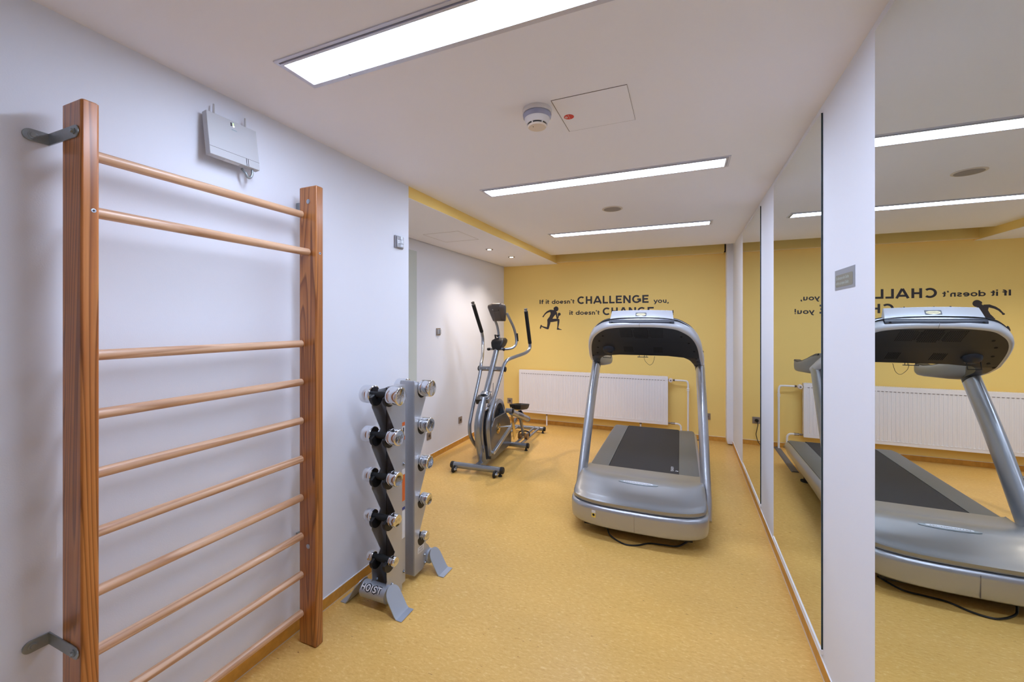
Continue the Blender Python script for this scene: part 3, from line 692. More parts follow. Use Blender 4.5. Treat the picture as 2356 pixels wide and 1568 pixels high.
# ------------------------------------------------------------------ wall bars
HB = 2.133
t = thing('wall_bars', 'tall wooden wall bars with ten pale round rungs on the left wall', 'wall bars', (-1.62, 1.02, 0))
def post(y0, y1, m):
    mb = MB(); ch = 0.012
    x0, x1 = -1.668, -1.562
    def r(z, i): return [(x0+i, y0+i, z), (x1-i, y0+i, z), (x1-i, y1-i, z), (x0+i, y1-i, z)]
    mb.rings([r(0.001, 0.003), r(0.006, 0), r(HB - 0.006, 0), r(HB, 0.005)])
    return mb.build('post', m, t, bevel=0.005, bseg=3, world=t)
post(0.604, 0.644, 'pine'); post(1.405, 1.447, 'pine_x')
for z, x in ((2.005, -1.655), (1.825, -1.612), (1.40, -1.655), (1.22, -1.655), (1.04, -1.655), (0.86, -1.655), (0.68, -1.655), (0.50, -1.655), (0.32, -1.655), (0.14, -1.655)):
    m_ = 'beech'
    mb = MB(); pts = [(x, 0.640, z), (x, 0.9, z), (x, 1.15, z), (x, 1.41, z)]
    mb.tube(pts, 0.0165, 20, smooth=False, ratio=1.0); mb.build('rung', m_, t, world=t)
def bracket(yf, sgn, z, yw, xa=-1.588):
    """steel angle: one leg on the post side at y=yf, the other on the wall towards sgn*y"""
    th = 0.004; h = 0.0175
    # leg on post
    leg = [(XL + 0.004, -h)] ; P = []
    P = [(XL + 0.003, -h)] + [(xa + h*math.cos(math.radians(a)), h*math.sin(math.radians(a))) for a in range(-90, 91, 15)] + [(XL + 0.003, h)]
    mb = MB(); mb.prism([(x, z + w) for x, w in P], (0, yf, 0), X, Z, (0, sgn*th, 0))
    b = mb.build('angle_bracket', 'zinc', t, bevel=0.001, world=t)
    y1 = yf + sgn*yw
    P = [(yf, -h)] + [(y1 + sgn*h*math.cos(math.radians(a)), h*math.sin(math.radians(a))) for a in range(-90, 91, 15)] + [(yf, h)]
    mb = MB(); mb.prism([(y, z + w) for y, w in P], (XL + 0.0005, 0, 0), Y, Z, (th, 0, 0)); mb.build('wall_leg', 'zinc', b, bevel=0.001)
    bpy.context.view_layer.update()
    MB().lathe((xa - 0.004, yf + sgn*th, z), (0, sgn, 0), [(0, 0.010), (0.002, 0.010), (0.0025, 0.0065), (0.008, 0.0065)], 6).build('bolt', 'zinc', t, world=t)
    MB().lathe((XL + 0.0045, y1 - sgn*0.004, z), X, [(0, 0.011), (0.0015, 0.011), (0.002, 0.0075), (0.004, 0.006)], 12).build('bolt', 'zinc', t, world=t)
    return b
def fix_children():
    pass
bb = [bracket(0.604, -1, 2.040, 0.040), bracket(0.604, -1, 0.566, 0.040), bracket(1.447, 1, 2.060, 0.03), bracket(1.447, 1, 0.462, 0.03)]
for b in bb:
    for c in b.children:     # sub-part vertices were given in world coordinates
        c.data.transform(TM[t.name].inverted())
for z in (2.060, 0.461):
    MB().lathe((-1.610, 1.405, z), (0, -1, 0), [(0, 0.011), (0.0015, 0.011), (0.003, 0.0085), (0.0035, 0.0)], 18).build('bolt_head', 'bolt', t, world=t)
for y in (0.631, 1.428):
    MB().lathe((-1.562, y, 1.820), X, [(0, 0.0062), (0.0008, 0.0058), (0.0010, 0.0)], 16).build('screw', 'bolt', t, world=t)
    mb = MB(); mb.obox((-1.5608, y, 1.820), Y, Z, X, 0.0032, 0.0009, 0.0003); mb.obox((-1.5608, y, 1.820), Z, Y, X, 0.0032, 0.0009, 0.0003)
    mb.build('screw_slot', 'gap', t, smooth=False, world=t)

# ------------------------------------------------------------------ dumbbell rack
CX = -1.487
CF = -1.503
ZK = [1.108, 0.892, 0.673, 0.455, 0.236]
YFR, YRE = 1.769, 2.057
t = thing('dumbbell_rack', 'narrow silver two-sided dumbbell rack on flared feet beside the left wall', 'dumbbell rack', (CX, 1.94, 0))
def zig(yb, yo, yi, sgn, top, bot, yc):
    """profile in (y,z): straight edge at yb, zig-zag edge; under each shelf it reaches out to yo, above the next it has drawn in to yi"""
    back = yc - sgn*0.028
    pts = [(yb, bot), (yb, top), (back - sgn*0.004, top)]
    for k in range(5):
        zk = ZK[k]
        pts += [(back, zk + 0.006), (back, zk - 0.020), (yo, zk - 0.022), (yo, zk - 0.062)]
        if k < 4: pts += [(yi, ZK[k+1] + 0.026)]
    return pts
def plate(x, yb, yo, yi, sgn, top, bot, feet, yc, name='side_plate'):
    pts = zig(yb, yo, yi, sgn, top, bot, yc) + feet
    mb = MB(); mb.prism(pts, (x - 0.0015, 0, 0), Y, Z, (0.003, 0, 0)); return mb.build(name, 'rack', t, smooth=False, world=t)
ff = [(1.748, 0.135), (1.712, 0.070), (1.722, 0.040), (1.80, 0.022)]
for x in (CX - 0.0505, CX + 0.0475): plate(x, 1.872, 1.745, 1.812, -1, 1.135, 0.020, ff, YFR)
# back web joining the two front plates, slightly folded
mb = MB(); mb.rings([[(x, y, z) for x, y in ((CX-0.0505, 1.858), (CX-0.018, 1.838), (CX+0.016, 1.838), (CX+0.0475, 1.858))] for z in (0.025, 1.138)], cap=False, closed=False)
mb.build('front_web', 'rack_shade', t, smooth=False, world=t)
# column between
mb = MB(); mb.box((CX - 0.030, 1.845, 0.028), (CX + 0.020, 1.938, 1.145)); mb.build('column', 'rack', t, smooth=False, world=t)
mb = MB(); mb.prism([(CX-0.0485, 1.984), (CX-0.046, 1.982), (CX+0.046, 1.982), (CX+0.0485, 1.984), (CX+0.0485, 2.002), (CX-0.0485, 2.002)], (0, 0, 0.034), X, Y, (0, 0, 1.126))
mb.build('rear_web', 'rack', t, bevel=0.0015, world=t)
fr_ = [(2.120, 0.150), (2.142, 0.115), (2.140, 0.075), (2.06, 0.036)]
for x in (CX - 0.0495, CX + 0.0495): plate(x, 1.983, 2.095, 2.030, 1, 1.152, 0.034, fr_, YRE)
# labels on the column side and on the rear plate
sx = CX + 0.0202
MB().box((sx, 1.908, 0.858), (sx + 0.0006, 1.934, 0.912)).build('warning_label', 'lab', t, smooth=False, world=t)
for z0, z1 in ((0.915, 0.935), (0.835, 0.855)): MB().box((sx, 1.908, z0), (sx + 0.0006, 1.934, z1)).build('warning_label', 'orange', t, smooth=False, world=t)
MB().box((sx + 0.0006, 1.917, 0.868), (sx + 0.0009, 1.926, 0.905)).build('label_print', 'gap', t, smooth=False, world=t)
MB().box((sx, 1.908, 0.640), (sx + 0.0006, 1.934, 0.670)).build('warning_label', 'lab', t, smooth=False, world=t)
MB().box((sx, 1.908, 0.490), (sx + 0.0006, 1.934, 0.638)).build('warning_label', 'orange', t, smooth=False, world=t)
MB().box((sx, 1.908, 0.440), (sx + 0.0006, 1.934, 0.455)).build('warning_label', 'blue_lab', t, smooth=False, world=t)
MB().box((sx, 1.908, 0.280), (sx + 0.0006, 1.934, 0.435)).build('warning_label', 'lab', t, smooth=False, world=t)
rx_ = CX + 0.0511
MB().box((rx_, 2.015, 0.145), (rx_ + 0.0006, 2.075, 0.180)).build('maker_label', 'lab', t, smooth=False, world=t)
ftext('maker_print', 'HOIST', 0.012, 'gap', (rx_ + 0.0007, 2.045, 0.171), Y, Z, t, t, width=0.035)
for z in (0.158, 0.151): MB().box((rx_ + 0.0006, 2.020, z), (rx_ + 0.0008, 2.068, z + 0.002)).build('label_line', 'socket_dark', t, smooth=False, world=t)
# bolts
for (x, y, z) in ((CX+0.0490, 1.785, 0.106), (CX+0.0202, 1.922, 0.090), (CX+0.0505, 2.080, 0.110), (CX+0.0505, 2.084, 0.062), (CX+0.0202, 1.922, 0.700)):
    MB().lathe((x, y, z), X, [(0, 0.010), (0.0012, 0.010), (0.0015, 0.0065), (0.006, 0.006), (0.009, 0.004)], 12).build('bolt', 'bolt', t, world=t)
MB().lathe((CX-0.0490, 1.785, 0.112), X, [(0, 0.010), (0.0012, 0.010), (0.0015, 0.0065), (0.008, 0.006)], 12).build('bolt', 'bolt', t, world=t)
# saddles: cup-shaped black rests on the plate edges
for yc, sgn in ((YFR, -1), (YRE, 1)):
    for k, z in enumerate(ZK):
        for x in (CX - 0.0425, CX + 0.0425):
            mb = MB()
            P = [(yc + 0.044*math.cos(math.radians(a)), z - 0.010 + 0.046*math.sin(math.radians(a))) for a in range(175, 366, 12)]
            Q = [(yc + 0.0175*math.cos(math.radians(a)), z + 0.004 + 0.0178*math.sin(math.radians(a))) for a in range(365, 170, -16)]
            mb.prism(P + Q, (x - 0.009, 0, 0), Y, Z, (0.018, 0, 0)); mb.build('saddle', 'black', t, world=t, bevel=0.002)
# feet: tube with flared end plates
for yc, nm in ((1.742, 'front'), (2.134, 'rear')):
    MB().cyl((CF - 0.080, yc, 0.078), (CF + 0.080, yc, 0.078), 0.042, seg=36).build('foot_tube', 'rack_foot', t, world=t)
    for s in (-1, 1):
        xe = CF + 0.080*s
        # slanted plate with rounded head and bent toe
        prof = [(xe + 0.008*s, 0.128), (xe + 0.078*s, 0.012), (xe + 0.087*s, 0.004), (xe + 0.120*s, 0.004)]
        top = Vector((prof[0][0], 0, prof[0][1])); bot = Vector((prof[1][0], 0, prof[1][1])); dr = (bot - top).normalized()
        mb = MB(); th = Vector((dr.z*-s, 0, dr.x*s)).normalized()*0.004
        rows = []
        for a in range(0, 91, 15):
            c = math.cos(math.radians(a)); s_ = math.sin(math.radians(a))
            p = top + dr*(0.050*(1 - c)); rows.append((p, 0.050*s_ + 0.0005))
        rows.append((bot - dr*0.004, 0.051)); rows.append((Vector((prof[2][0], 0, prof[2][1])), 0.051)); rows.append((Vector((prof[3][0], 0, prof[3][1])), 0.051))
        rs = []
        for p, w in rows: rs.append([(p.x, yc - w, p.z), (p.x, yc + w, p.z), (p.x - s*0.003, yc + w, p.z - 0.0035), (p.x - s*0.003, yc - w, p.z - 0.0035)])
        mb.rings(rs); mb.build('foot_plate', 'rack_foot', t, world=t, angle=25)
# brand lettering wrapped on the front tube
tz = 0.078; rr = 0.0424
def on_tube(x, s):   # s = arc height above the tube's front, towards the top
    a = math.radians(44) + s/rr
    return Vector((x, 1.742 - rr*math.cos(a), tz + rr*math.sin(a)))
GL = {'H': [[(0,0),(0,1)],[(0.62,0),(0.62,1)],[(0,0.5),(0.62,0.5)]], 'O': [arc(0.36,0.5,0.34,0.46,0,360,20)], 'I': [[(0.08,0),(0.08,1)]],
      'S': [[(0.56,0.86),(0.3,0.95),(0.08,0.8),(0.12,0.58),(0.45,0.42),(0.54,0.2),(0.3,0.05),(0.0,0.14)]], 'T': [[(0.3,0),(0.3,0.95)],[(0,0.93),(0.62,0.93)]]}
def tube_word(w, m, name, lift):
    mb = MB(); adv = 0; sc = 0.030
    for ch, a in (('H', 0.95), ('O', 1.0), ('I', 0.45), ('S', 0.85), ('T', 0.9)):
        for st in GL[ch]:
            def place(p, tt):
                q = on_tube(CF - 0.070 + (adv + p.x)*sc*1.05, (p.y - 0.5)*sc)
                n = Vector((0, q.y - 1.742, q.z - tz)).normalized(); return q + n*(lift + tt)
            dn = []
            for (xa, ya), (xb, yb) in zip(st[:-1], st[1:]):
                dn += [(xa + (xb-xa)*k/6, ya + (yb-ya)*k/6) for k in range(6)]
            ribbon(mb, dn + [st[-1]], w, place, 0.0003)
        adv += a
    return mb.build(name, m, t, smooth=False, world=t)
tube_word(0.50, 'gap', 'brand_outline', 0.0)
tube_word(0.22, 'white_txt', 'brand_lettering', 0.0004)

# ------------------------------------------------------------------ dumbbells
def dumbbell(yc, z, kg, label):
    hr = {5: 0.048, 4: 0.0435, 3: 0.0385, 2: 0.0335, 1: 0.0262}[kg]
    hl = {5: 0.069, 4: 0.061, 3: 0.056, 2: 0.050, 1: 0.036}[kg]
    d = thing('dumbbell', label, 'dumbbell', (CX, yc, z), group='chrome dumbbells on the rack')
    gl = 0.0525
    MB().lathe((-gl - 0.002, 0, 0), X, [(0, 0.0150), (0.022, 0.0150), (0.026, 0.0165), (gl*1.0, 0.0190), (2*gl - 0.022, 0.0165), (2*gl - 0.018, 0.015), (2*gl + 0.004, 0.015)], 24).build('grip', 'foam', d)
    for s in (-1, 1):
        h = MB().lathe((s*gl, 0, 0), (s, 0, 0), [(0, hr*0.90), (0.003, hr*0.985), (0.006, hr), (hl*0.30, hr), (hl*0.32, hr*0.985), (hl*0.36, hr*0.985), (hl*0.38, hr), (hl - 0.007, hr), (hl - 0.003, hr*0.975), (hl - 0.001, hr*0.93), (hl, hr*0.88), (hl - 0.001, hr*0.80), (hl - 0.001, 0.0)], 40).build('head', 'chrome', d, angle=30)
        ftext('weight_mark', '%dKG' % kg, hr*0.62, 'chrome', (s*(gl + hl - 0.001), 0, 0), (0, s, 0), Z, h, extrude=0.0008, offset=0.0006)
    return d
side = {YFR: 'front', YRE: 'rear'}
words = {5: 'top tier', 4: 'second tier down', 3: 'middle tier', 2: 'second tier up', 1: 'bottom tier'}
sizes = {5: 'largest', 4: 'large', 3: 'mid-sized', 2: 'small', 1: 'smallest'}
for yc in (YFR, YRE):
    for k, kg in enumerate((5, 4, 3, 2, 1)):
        dumbbell(yc, ZK[k] + 0.004, kg, '%s chrome dumbbell, %s, rack side %s the camera' % (sizes[kg], words[kg], 'facing' if yc == YFR else 'away from'))
# ------------------------------------------------------------------ elliptical trainer (local frame: u across, v towards the back wall)
t = thing('elliptical_trainer', 'grey elliptical cross trainer with foam handles in the far left corner', 'elliptical trainer', (-1.897, 3.645, 0), math.radians(3.35))
def E(name, m, mb, **k): return mb.build(name, m, t, **k)
# front base bar with end caps, wheels and feet
b = E('front_base', 'ell', MB().tube([(-0.268, 0, 0.062), (0.268, 0, 0.062)], 0.027, 20, smooth=False, ratio=1.15, wide=(0,0,1)))
for s in (-1, 1):
    E('end_cap', 'black', MB().lathe((0.252*s, 0, 0.062), (s, 0, 0), [(0, 0.0335), (0.026, 0.0335), (0.032, 0.028), (0.033, 0)], 20))
    wx = 0.205*s if s > 0 else -0.235
    w = E('transport_wheel', 'rubber', MB().lathe((wx - 0.011, -0.045, 0.032), X, [(0, 0.020), (0.002, 0.031), (0.011, 0.033), (0.020, 0.031), (0.022, 0.020)], 28))
    MB().lathe((wx + 0.011, -0.045, 0.032), X, [(0, 0.013), (0.012, 0.010), (0.022, 0.010), (0.024, 0.006)], 12).build('hub', 'bolt', w)
    MB().bar((wx + 0.018, -0.045, 0.034), (wx + 0.030, -0.005, 0.055), 0.012, 0.022).build('wheel_bracket', 'ell', w)
    E('levelling_foot', 'rubber', MB().lathe((0.245*s, 0.006, 0.0), Z, [(0, 0.020), (0.010, 0.020), (0.014, 0.012), (0.034, 0.012)], 18))
# floor beam from front bar to mid bar
E('main_beam', 'ell', MB().bar((0.0, 0.0, 0.062), (0.0, 0.86, 0.062), 0.055, 0.050), bevel=0.004)
for vv, ul, ur, nm in ((0.862, -0.13, 0.262, 'middle_base'), (1.66, -0.235, 0.250, 'rear_base')):
    E(nm, 'ell', MB().tube([(ul, vv, 0.060), (ur, vv, 0.060)], 0.025, 18, smooth=False, ratio=1.1, wide=(0,0,1)))
    for s, uu in ((1, ur), (-1, ul)):
        E('end_cap', 'black', MB().lathe((uu - 0.012*s, vv, 0.060), (s, 0, 0), [(0, 0.031), (0.022, 0.031), (0.028, 0.026), (0.029, 0)], 20))
        E('levelling_foot', 'rubber', MB().lathe((uu - 0.02*s, vv, 0.0), Z, [(0, 0.018), (0.009, 0.018), (0.013, 0.011), (0.034, 0.011)], 18))
# roller rails, two per side
for uu in (0.115, 0.185, -0.115, -0.185):
    E('roller_rail', 'ell', MB().tube([(uu, 0.86, 0.078), (uu, 1.66, 0.070)], 0.0145, 14, smooth=False))
# curved front column
col = [(0, 0.135, 0.085), (0, 0.10, 0.20), (0, 0.055, 0.34), (0, 0.045, 0.46), (0, 0.075, 0.56), (0, 0.13, 0.655), (0, 0.165, 0.72)]
E('front_column', 'ell', MB().tube(col, [0.043, 0.043, 0.044, 0.045, 0.043, 0.040, 0.038], 24, ratio=1.15, wide=(0,1,0)))
# tension motor box and collar
E('resistance_box', 'black', MB().obox((-0.030, 0.155, 0.705), X, (0,0.9,0.4), (0,-0.4,0.9), 0.035, 0.045, 0.028), bevel=0.003)
E('collar', 'ell', MB().obox((0.02, 0.20, 0.712), X, (0,0.9,0.4), (0,-0.4,0.9), 0.042, 0.05, 0.028), bevel=0.006)
E('collar_flange', 'ell', MB().obox((0.0, 0.205, 0.752), X, (0,0.9,0.4), (0,-0.4,0.9), 0.055, 0.06, 0.004), bevel=0.002)
# mast
m0, m1 = Vector((0, 0.225, 0.745)), Vector((0, 0.545, 1.205))
E('mast', 'ell', MB().tube([m0, m1], 0.030, 22, smooth=False, ratio=1.25, wide=(0,1,0)))
E('mast_foot', 'ell', MB().lathe(m0 - Vector((0,0.01,0.015)), m1 - m0, [(0, 0.055), (0.012, 0.052), (0.030, 0.038), (0.045, 0.036)], 22))
# pivot tube across with caps
pv = Vector((0, 0.400, 0.997))
E('pivot_tube', 'ell', MB().cyl(pv - X*0.150, pv + X*0.150, 0.0255, seg=22))
for s in (-1, 1):
    E('pivot_cap', 'black', MB().lathe(pv + X*0.148*s, (s, 0, 0), [(0, 0.029), (0.008, 0.029), (0.012, 0.024), (0.0125, 0)], 20))
    E('screw', 'bolt', MB().lathe(pv + Vector((0.055*s, -0.0255, 0.0)), (0,-1,0), [(0, 0.006), (0.003, 0.004), (0.0035, 0)], 10))
# swing arms
armR = [(0.10, 0.10, 0.165), (0.115, 0.035, 0.29), (0.125, -0.015, 0.42), (0.128, -0.02, 0.50), (0.13, 0.005, 0.58), (0.13, 0.15, 0.745), (0.13, 0.36, 0.975), (0.135, 0.415, 1.045), (0.155, 0.475, 1.092), (0.20, 0.60, 1.118), (0.262, 0.78, 1.150), (0.285, 0.862, 1.195), (0.287, 0.868, 1.262)]
gripR = [(0.287, 0.868, 1.255), (0.284, 0.80, 1.44), (0.280, 0.735, 1.625)]
armL = [(-0.10, 0.262, 0.165), (-0.115, 0.17, 0.255), (-0.125, 0.115, 0.34), (-0.128, 0.105, 0.42), (-0.13, 0.13, 0.50), (-0.13, 0.25, 0.72), (-0.13, 0.375, 0.945), (-0.138, 0.42, 1.04), (-0.17, 0.52, 1.09), (-0.22, 0.65, 1.135), (-0.27, 0.775, 1.215), (-0.282, 0.80, 1.31), (-0.282, 0.765, 1.40)]
gripL = [(-0.282, 0.770, 1.388), (-0.280, 0.64, 1.55), (-0.276, 0.520, 1.700)]
for arm, grip, s in ((armR, gripR, 1), (armL, gripL, -1)):
    E('swing_arm', 'ell', MB().tube(arm, 0.0185, 18))
    g = E('foam_grip', 'foam', MB().tube(grip, 0.0215, 18))
    e = Vector(grip[-1]); dd = (e - Vector(grip[-2])).normalized()
    MB().lathe(e - dd*0.002, dd, [(0, 0.017), (0.026, 0.017)], 18).build('tube_end', 'ell', g)
    MB().lathe(e + dd*0.024, dd, [(0, 0.0185), (0.004, 0.021), (0.007, 0.018), (0.006, 0.0)], 18).build('grip_cap', 'black', g)
    E('pivot_sleeve', 'ell', MB().cyl(pv + X*(0.108*s), pv + X*(0.147*s), 0.0275, seg=20))
# fixed handlebar carrying the monitor: two uprights
E('fixed_handle', 'ell', MB().tube([(0.045, 0.545, 1.205), (0.10, 0.60, 1.200), (0.150, 0.66, 1.215), (0.175, 0.70, 1.26), (0.172, 0.70, 1.34), (0.158, 0.66, 1.44), (0.130, 0.60, 1.54), (0.11, 0.57, 1.60)], 0.0145, 16))
E('fixed_handle', 'ell', MB().tube([(-0.045, 0.56, 1.205), (-0.055, 0.62, 1.22), (-0.020, 0.66, 1.28), (-0.028, 0.665, 1.38), (-0.040, 0.645, 1.47), (-0.06, 0.60, 1.55)], 0.0145, 16))
E('pulse_sensor', 'black', MB().bar((0.190, 0.705, 1.285), (0.187, 0.690, 1.375), 0.008, 0.022, up=(1,0,0)), bevel=0.002)
E('pulse_sensor', 'black', MB().bar((-0.048, 0.645, 1.26), (-0.058, 0.64, 1.36), 0.007, 0.02, up=(1,0,0)), bevel=0.002)
# black shroud and bar end at the mast head
mb = MB(); rs = []
for z, w, d0, d1 in ((1.198, 0.046, 0.50, 0.590), (1.235, 0.060, 0.50, 0.66), (1.275, 0.070, 0.515, 0.69), (1.300, 0.068, 0.54, 0.70), (1.322, 0.046, 0.60, 0.70)):
    rs.append([(x + 0.006, y, z) for x, y in rrect(-w, d0, w, d1, 0.018, 4)])
mb.rings(rs); E('mast_shroud', 'black', mb)
E('cross_rod', 'ell', MB().cyl((-0.090, 0.535, 1.200), (0.09, 0.535, 1.200), 0.012, seg=14))
for s in (-1, 1): E('rod_cap', 'black', MB().lathe((0.088*s, 0.528, 1.200), (s*0.35, -0.93, 0), [(-0.02, 0.015), (0.012, 0.0165), (0.02, 0.014), (0.022, 0)], 16))
E('adjust_knob', 'black', MB().lathe((-0.012, 0.60, 1.335), Z, [(0, 0.010), (0.012, 0.012), (0.014, 0.022), (0.022, 0.022), (0.024, 0.01)], 14))
# monitor: shell facing the far side, back shell seen from here
mc = Vector((-0.002, 0.575, 1.600)); up = Vector((0, -0.48, 0.88)).normalized(); rt = X; nb = rt.cross(up)      # nb points to the user side or camera
if nb.y > 0: nb = -nb
mb = MB(); rs = []
def mo(k, ins):
    pts = [(-0.075, -0.10), (0.075, -0.10), (0.092, -0.02), (0.108, 0.075), (0.10, 0.10), (0.055, 0.112), (0.05, 0.122), (-0.05, 0.122), (-0.055, 0.112), (-0.10, 0.10), (-0.108, 0.075), (-0.092, -0.02)]
    return [mc + rt*x*ins + up*y*ins + nb*k for x, y in pts]
mb.rings([mo(-0.022, 0.98), mo(-0.018, 1.0), mo(0.0, 1.0), mo(0.016, 0.90), mo(0.026, 0.70)])
E('monitor', 'ell_brown', mb, bevel=0.004)
mb = MB(); mb.obox(mc + nb*0.026 - up*0.02, rt, up, nb, 0.038, 0.062, 0.012); E('monitor_hump', 'ell_brown', mb, bevel=0.01, bseg=3)
E('monitor_screw', 'bolt', MB().lathe(mc + nb*0.018 + up*0.06 - rt*0.04, nb, [(0, 0.008), (0.012, 0.006), (0.013, 0)], 10))
E('monitor_slot', 'black', MB().lathe(mc + nb*0.018 + up*0.055 + rt*0.03, nb, [(0, 0.006), (0.012, 0.005), (0.013, 0)], 10))
# flywheel housing: flat cover each side of a rim
def housing(u0, u1, name, m, grow=0.0):
    P = [(0.16, 0.085), (0.10, 0.20), (0.075, 0.34), (0.10, 0.46), (0.19, 0.535), (0.30, 0.60), (0.40, 0.655), (0.50, 0.665), (0.585, 0.63), (0.635, 0.56), (0.66, 0.47), (0.76, 0.40), (0.80, 0.30), (0.82, 0.11), (0.74, 0.075), (0.30, 0.070)]
    mb = MB(); mb.prism(P, (u0, 0, 0), Y, Z, (u1 - u0, 0, 0)); return E(name, m, mb, bevel=0.006)
# rim arch only above, solid cover below
mb = MB(); A = []; B = []
cxv, czv = 0.46, 0.40
for a in range(-10, 191, 8):
    A.append((cxv + 0.205*math.cos(math.radians(a)), czv + 0.265*math.sin(math.radians(a)))); B.append((cxv + 0.165*math.cos(math.radians(a)), czv + 0.215*math.sin(math.radians(a))))
mb.prism(A + B[::-1], (-0.035, 0, 0), Y, Z, (0.098, 0, 0)); E('wheel_arch', 'ell', mb, bevel=0.006)
mb = MB(); mb.prism([(0.20, 0.085), (0.185, 0.30), (0.215, 0.42), (0.27, 0.475), (0.66, 0.475), (0.70, 0.44), (0.79, 0.37), (0.82, 0.28), (0.83, 0.075), (0.30, 0.060)], (-0.050, 0, 0), Y, Z, (0.122, 0, 0)); E('drive_cover', 'ell_dark', mb, bevel=0.008)
mb = MB(); mb.prism([(0.215, 0.42), (0.285, 0.490), (0.655, 0.490), (0.655, 0.478), (0.29, 0.478), (0.225, 0.41)], (0.066, 0, 0), Y, Z, (0.010, 0, 0)); E('cover_edge', 'ell', mb, bevel=0.002)
E('flywheel', 'chrome', MB().lathe((-0.030, 0.300, 0.385), X, [(0, 0.02), (0, 0.20), (0.004, 0.214), (0.030, 0.214), (0.034, 0.20), (0.034, 0.02)], 56))
E('flywheel_rim_band', 'black', MB().lathe((0.006, 0.335, 0.385), X, [(0, 0.17), (0.0, 0.215), (0.028, 0.215), (0.028, 0.17)], 56))
mb = MB()
for k in range(5):
    a = math.radians(20 + 72*k); mb.bar((0.0, 0.46, 0.44), (0.0, 0.46 + 0.16*math.cos(a), 0.44 + 0.2*math.sin(a)), 0.05, 0.02, up=(1,0,0))
E('flywheel_spoke', 'rubber', mb)
E('brake_lever', 'bolt', MB().tube([(0.02, 0.16, 0.60), (0.03, 0.20, 0.615), (0.02, 0.25, 0.59), (0.01, 0.27, 0.55)], 0.012, 10))
E('brake_cable', 'black', MB().tube([(0.055, 0.30, 0.86), (0.066, 0.26, 0.76), (0.066, 0.22, 0.66), (0.03, 0.19, 0.62)], 0.0028, 8))
# crank, axle and chrome crank plate (right), hidden partner left
for s, (vt, zt), (vb, zb) in ((1, (0.520, 0.545), (0.660, 0.205)), (-1, (0.50, 0.20), (0.62, 0.47))):
    uu = 0.175*s
    E('crank_axle', 'chrome', MB().cyl((0.05*s, 0.44, 0.360) if s > 0 else (-0.05, 0.56, 0.34), (0.172*s, 0.585, 0.350) if s > 0 else (-0.172, 0.56, 0.34), 0.011, seg=14))
    P0, P1 = Vector((uu, vt, zt)), Vector((uu, vb, zb)); d = (P1-P0).normalized(); n = Vector((0, -d.z, d.y))
    mb = MB(); mb.prism([(P0.y - d.y*0.02 - n.y*0.018, P0.z - d.z*0.02 - n.z*0.018), (P0.y - d.y*0.02 + n.y*0.018, P0.z - d.z*0.02 + n.z*0.018), (P1.y + n.y*0.044, P1.z + n.z*0.044), (P1.y - n.y*0.044, P1.z - n.z*0.044)], (uu - 0.004, 0, 0), Y, Z, (0.008, 0, 0))
    E('crank_plate', 'brass', mb, bevel=0.002)
for (v_, z_) in ((0.40, 0.362),):
    E('axle_rosette', 'brass', MB().lathe((0.072, v_, z_), X, [(0, 0.060), (0.003, 0.060), (0.004, 0.048), (0.002, 0.03), (0.008, 0.012), (0.010, 0)], 12))
# foot beams, pedals, roller legs; right side as seen
def footside(s, v0, z0, v1, z1, vr):
    uu = 0.200*s
    E('joint_tube', 'ell', MB().cyl((0.150*s, v0 - 0.015, z0 + 0.005), (0.225*s, v0 - 0.015, z0 + 0.005), 0.026, seg=18))
    E('joint_cap', 'black', MB().lathe((0.224*s, v0 - 0.015, z0 + 0.005), (s,0,0), [(0, 0.027), (0.006, 0.027), (0.009, 0.022), (0.0095, 0)], 18))
    b = E('foot_beam', 'silver', MB().tube([(uu, v0, z0 - 0.010), (uu, v1, z1)], 0.0285, 20, smooth=False, ratio=1.2, wide=(0,0,1)))
    dd = (Vector((uu, v1, z1)) - Vector((uu, v0, z0 - 0.01))).normalized()
    MB().lathe(Vector((uu, v1, z1)) - dd*0.003, dd, [(0, 0.034), (0.012, 0.034), (0.020, 0.024), (0.021, 0)], 20).build('beam_cap', 'ell', b)
    if s > 0:
        mid = (Vector((uu, v0, z0 - 0.01))*0.55 + Vector((uu, v1, z1))*0.45) + Vector((0.0292, 0, 0)); upv = X.cross(dd)
        ftext('beam_lettering', 'XERFIT', 0.040, 'socket_dark', mid, dd if dd.y > 0 else -dd, (Z - dd*Z.dot(dd)), b, width=0.20)
    # roller leg
    E('roller_leg', 'ell', MB().bar((uu - 0.03*s, (v0+v1)/2 + 0.10, (z0+z1)/2 - 0.045), (0.150*s, vr, 0.125), 0.040, 0.028, up=(1,0,0)), bevel=0.004)
    E('leg_hinge', 'black', MB().cyl((uu - 0.055*s, (v0+v1)/2 + 0.10, (z0+z1)/2 - 0.05), (uu - 0.005*s, (v0+v1)/2 + 0.10, (z0+z1)/2 - 0.05), 0.020, seg=16))
    for du in (-0.042, 0.038):
        w = E('roller', 'roller_tint', MB().lathe((0.150*s + du - 0.020, vr, 0.112), X, [(0, 0.038), (0.004, 0.040), (0.010, 0.030), (0.030, 0.030), (0.036, 0.040), (0.040, 0.038)], 24))
    E('roller_fork', 'black', MB().tube([(0.150*s + 0.072, vr + 0.01, 0.115), (0.150*s + 0.06, vr + 0.035, 0.152), (0.150*s, vr + 0.045, 0.165), (0.150*s - 0.06, vr + 0.035, 0.152), (0.150*s - 0.072, vr + 0.01, 0.115)], 0.008, 10))
footside(1, 0.455, 0.545, 1.060, 0.325, 1.055)
footside(-1, 0.52, 0.20, 1.05, 0.23, 1.12)
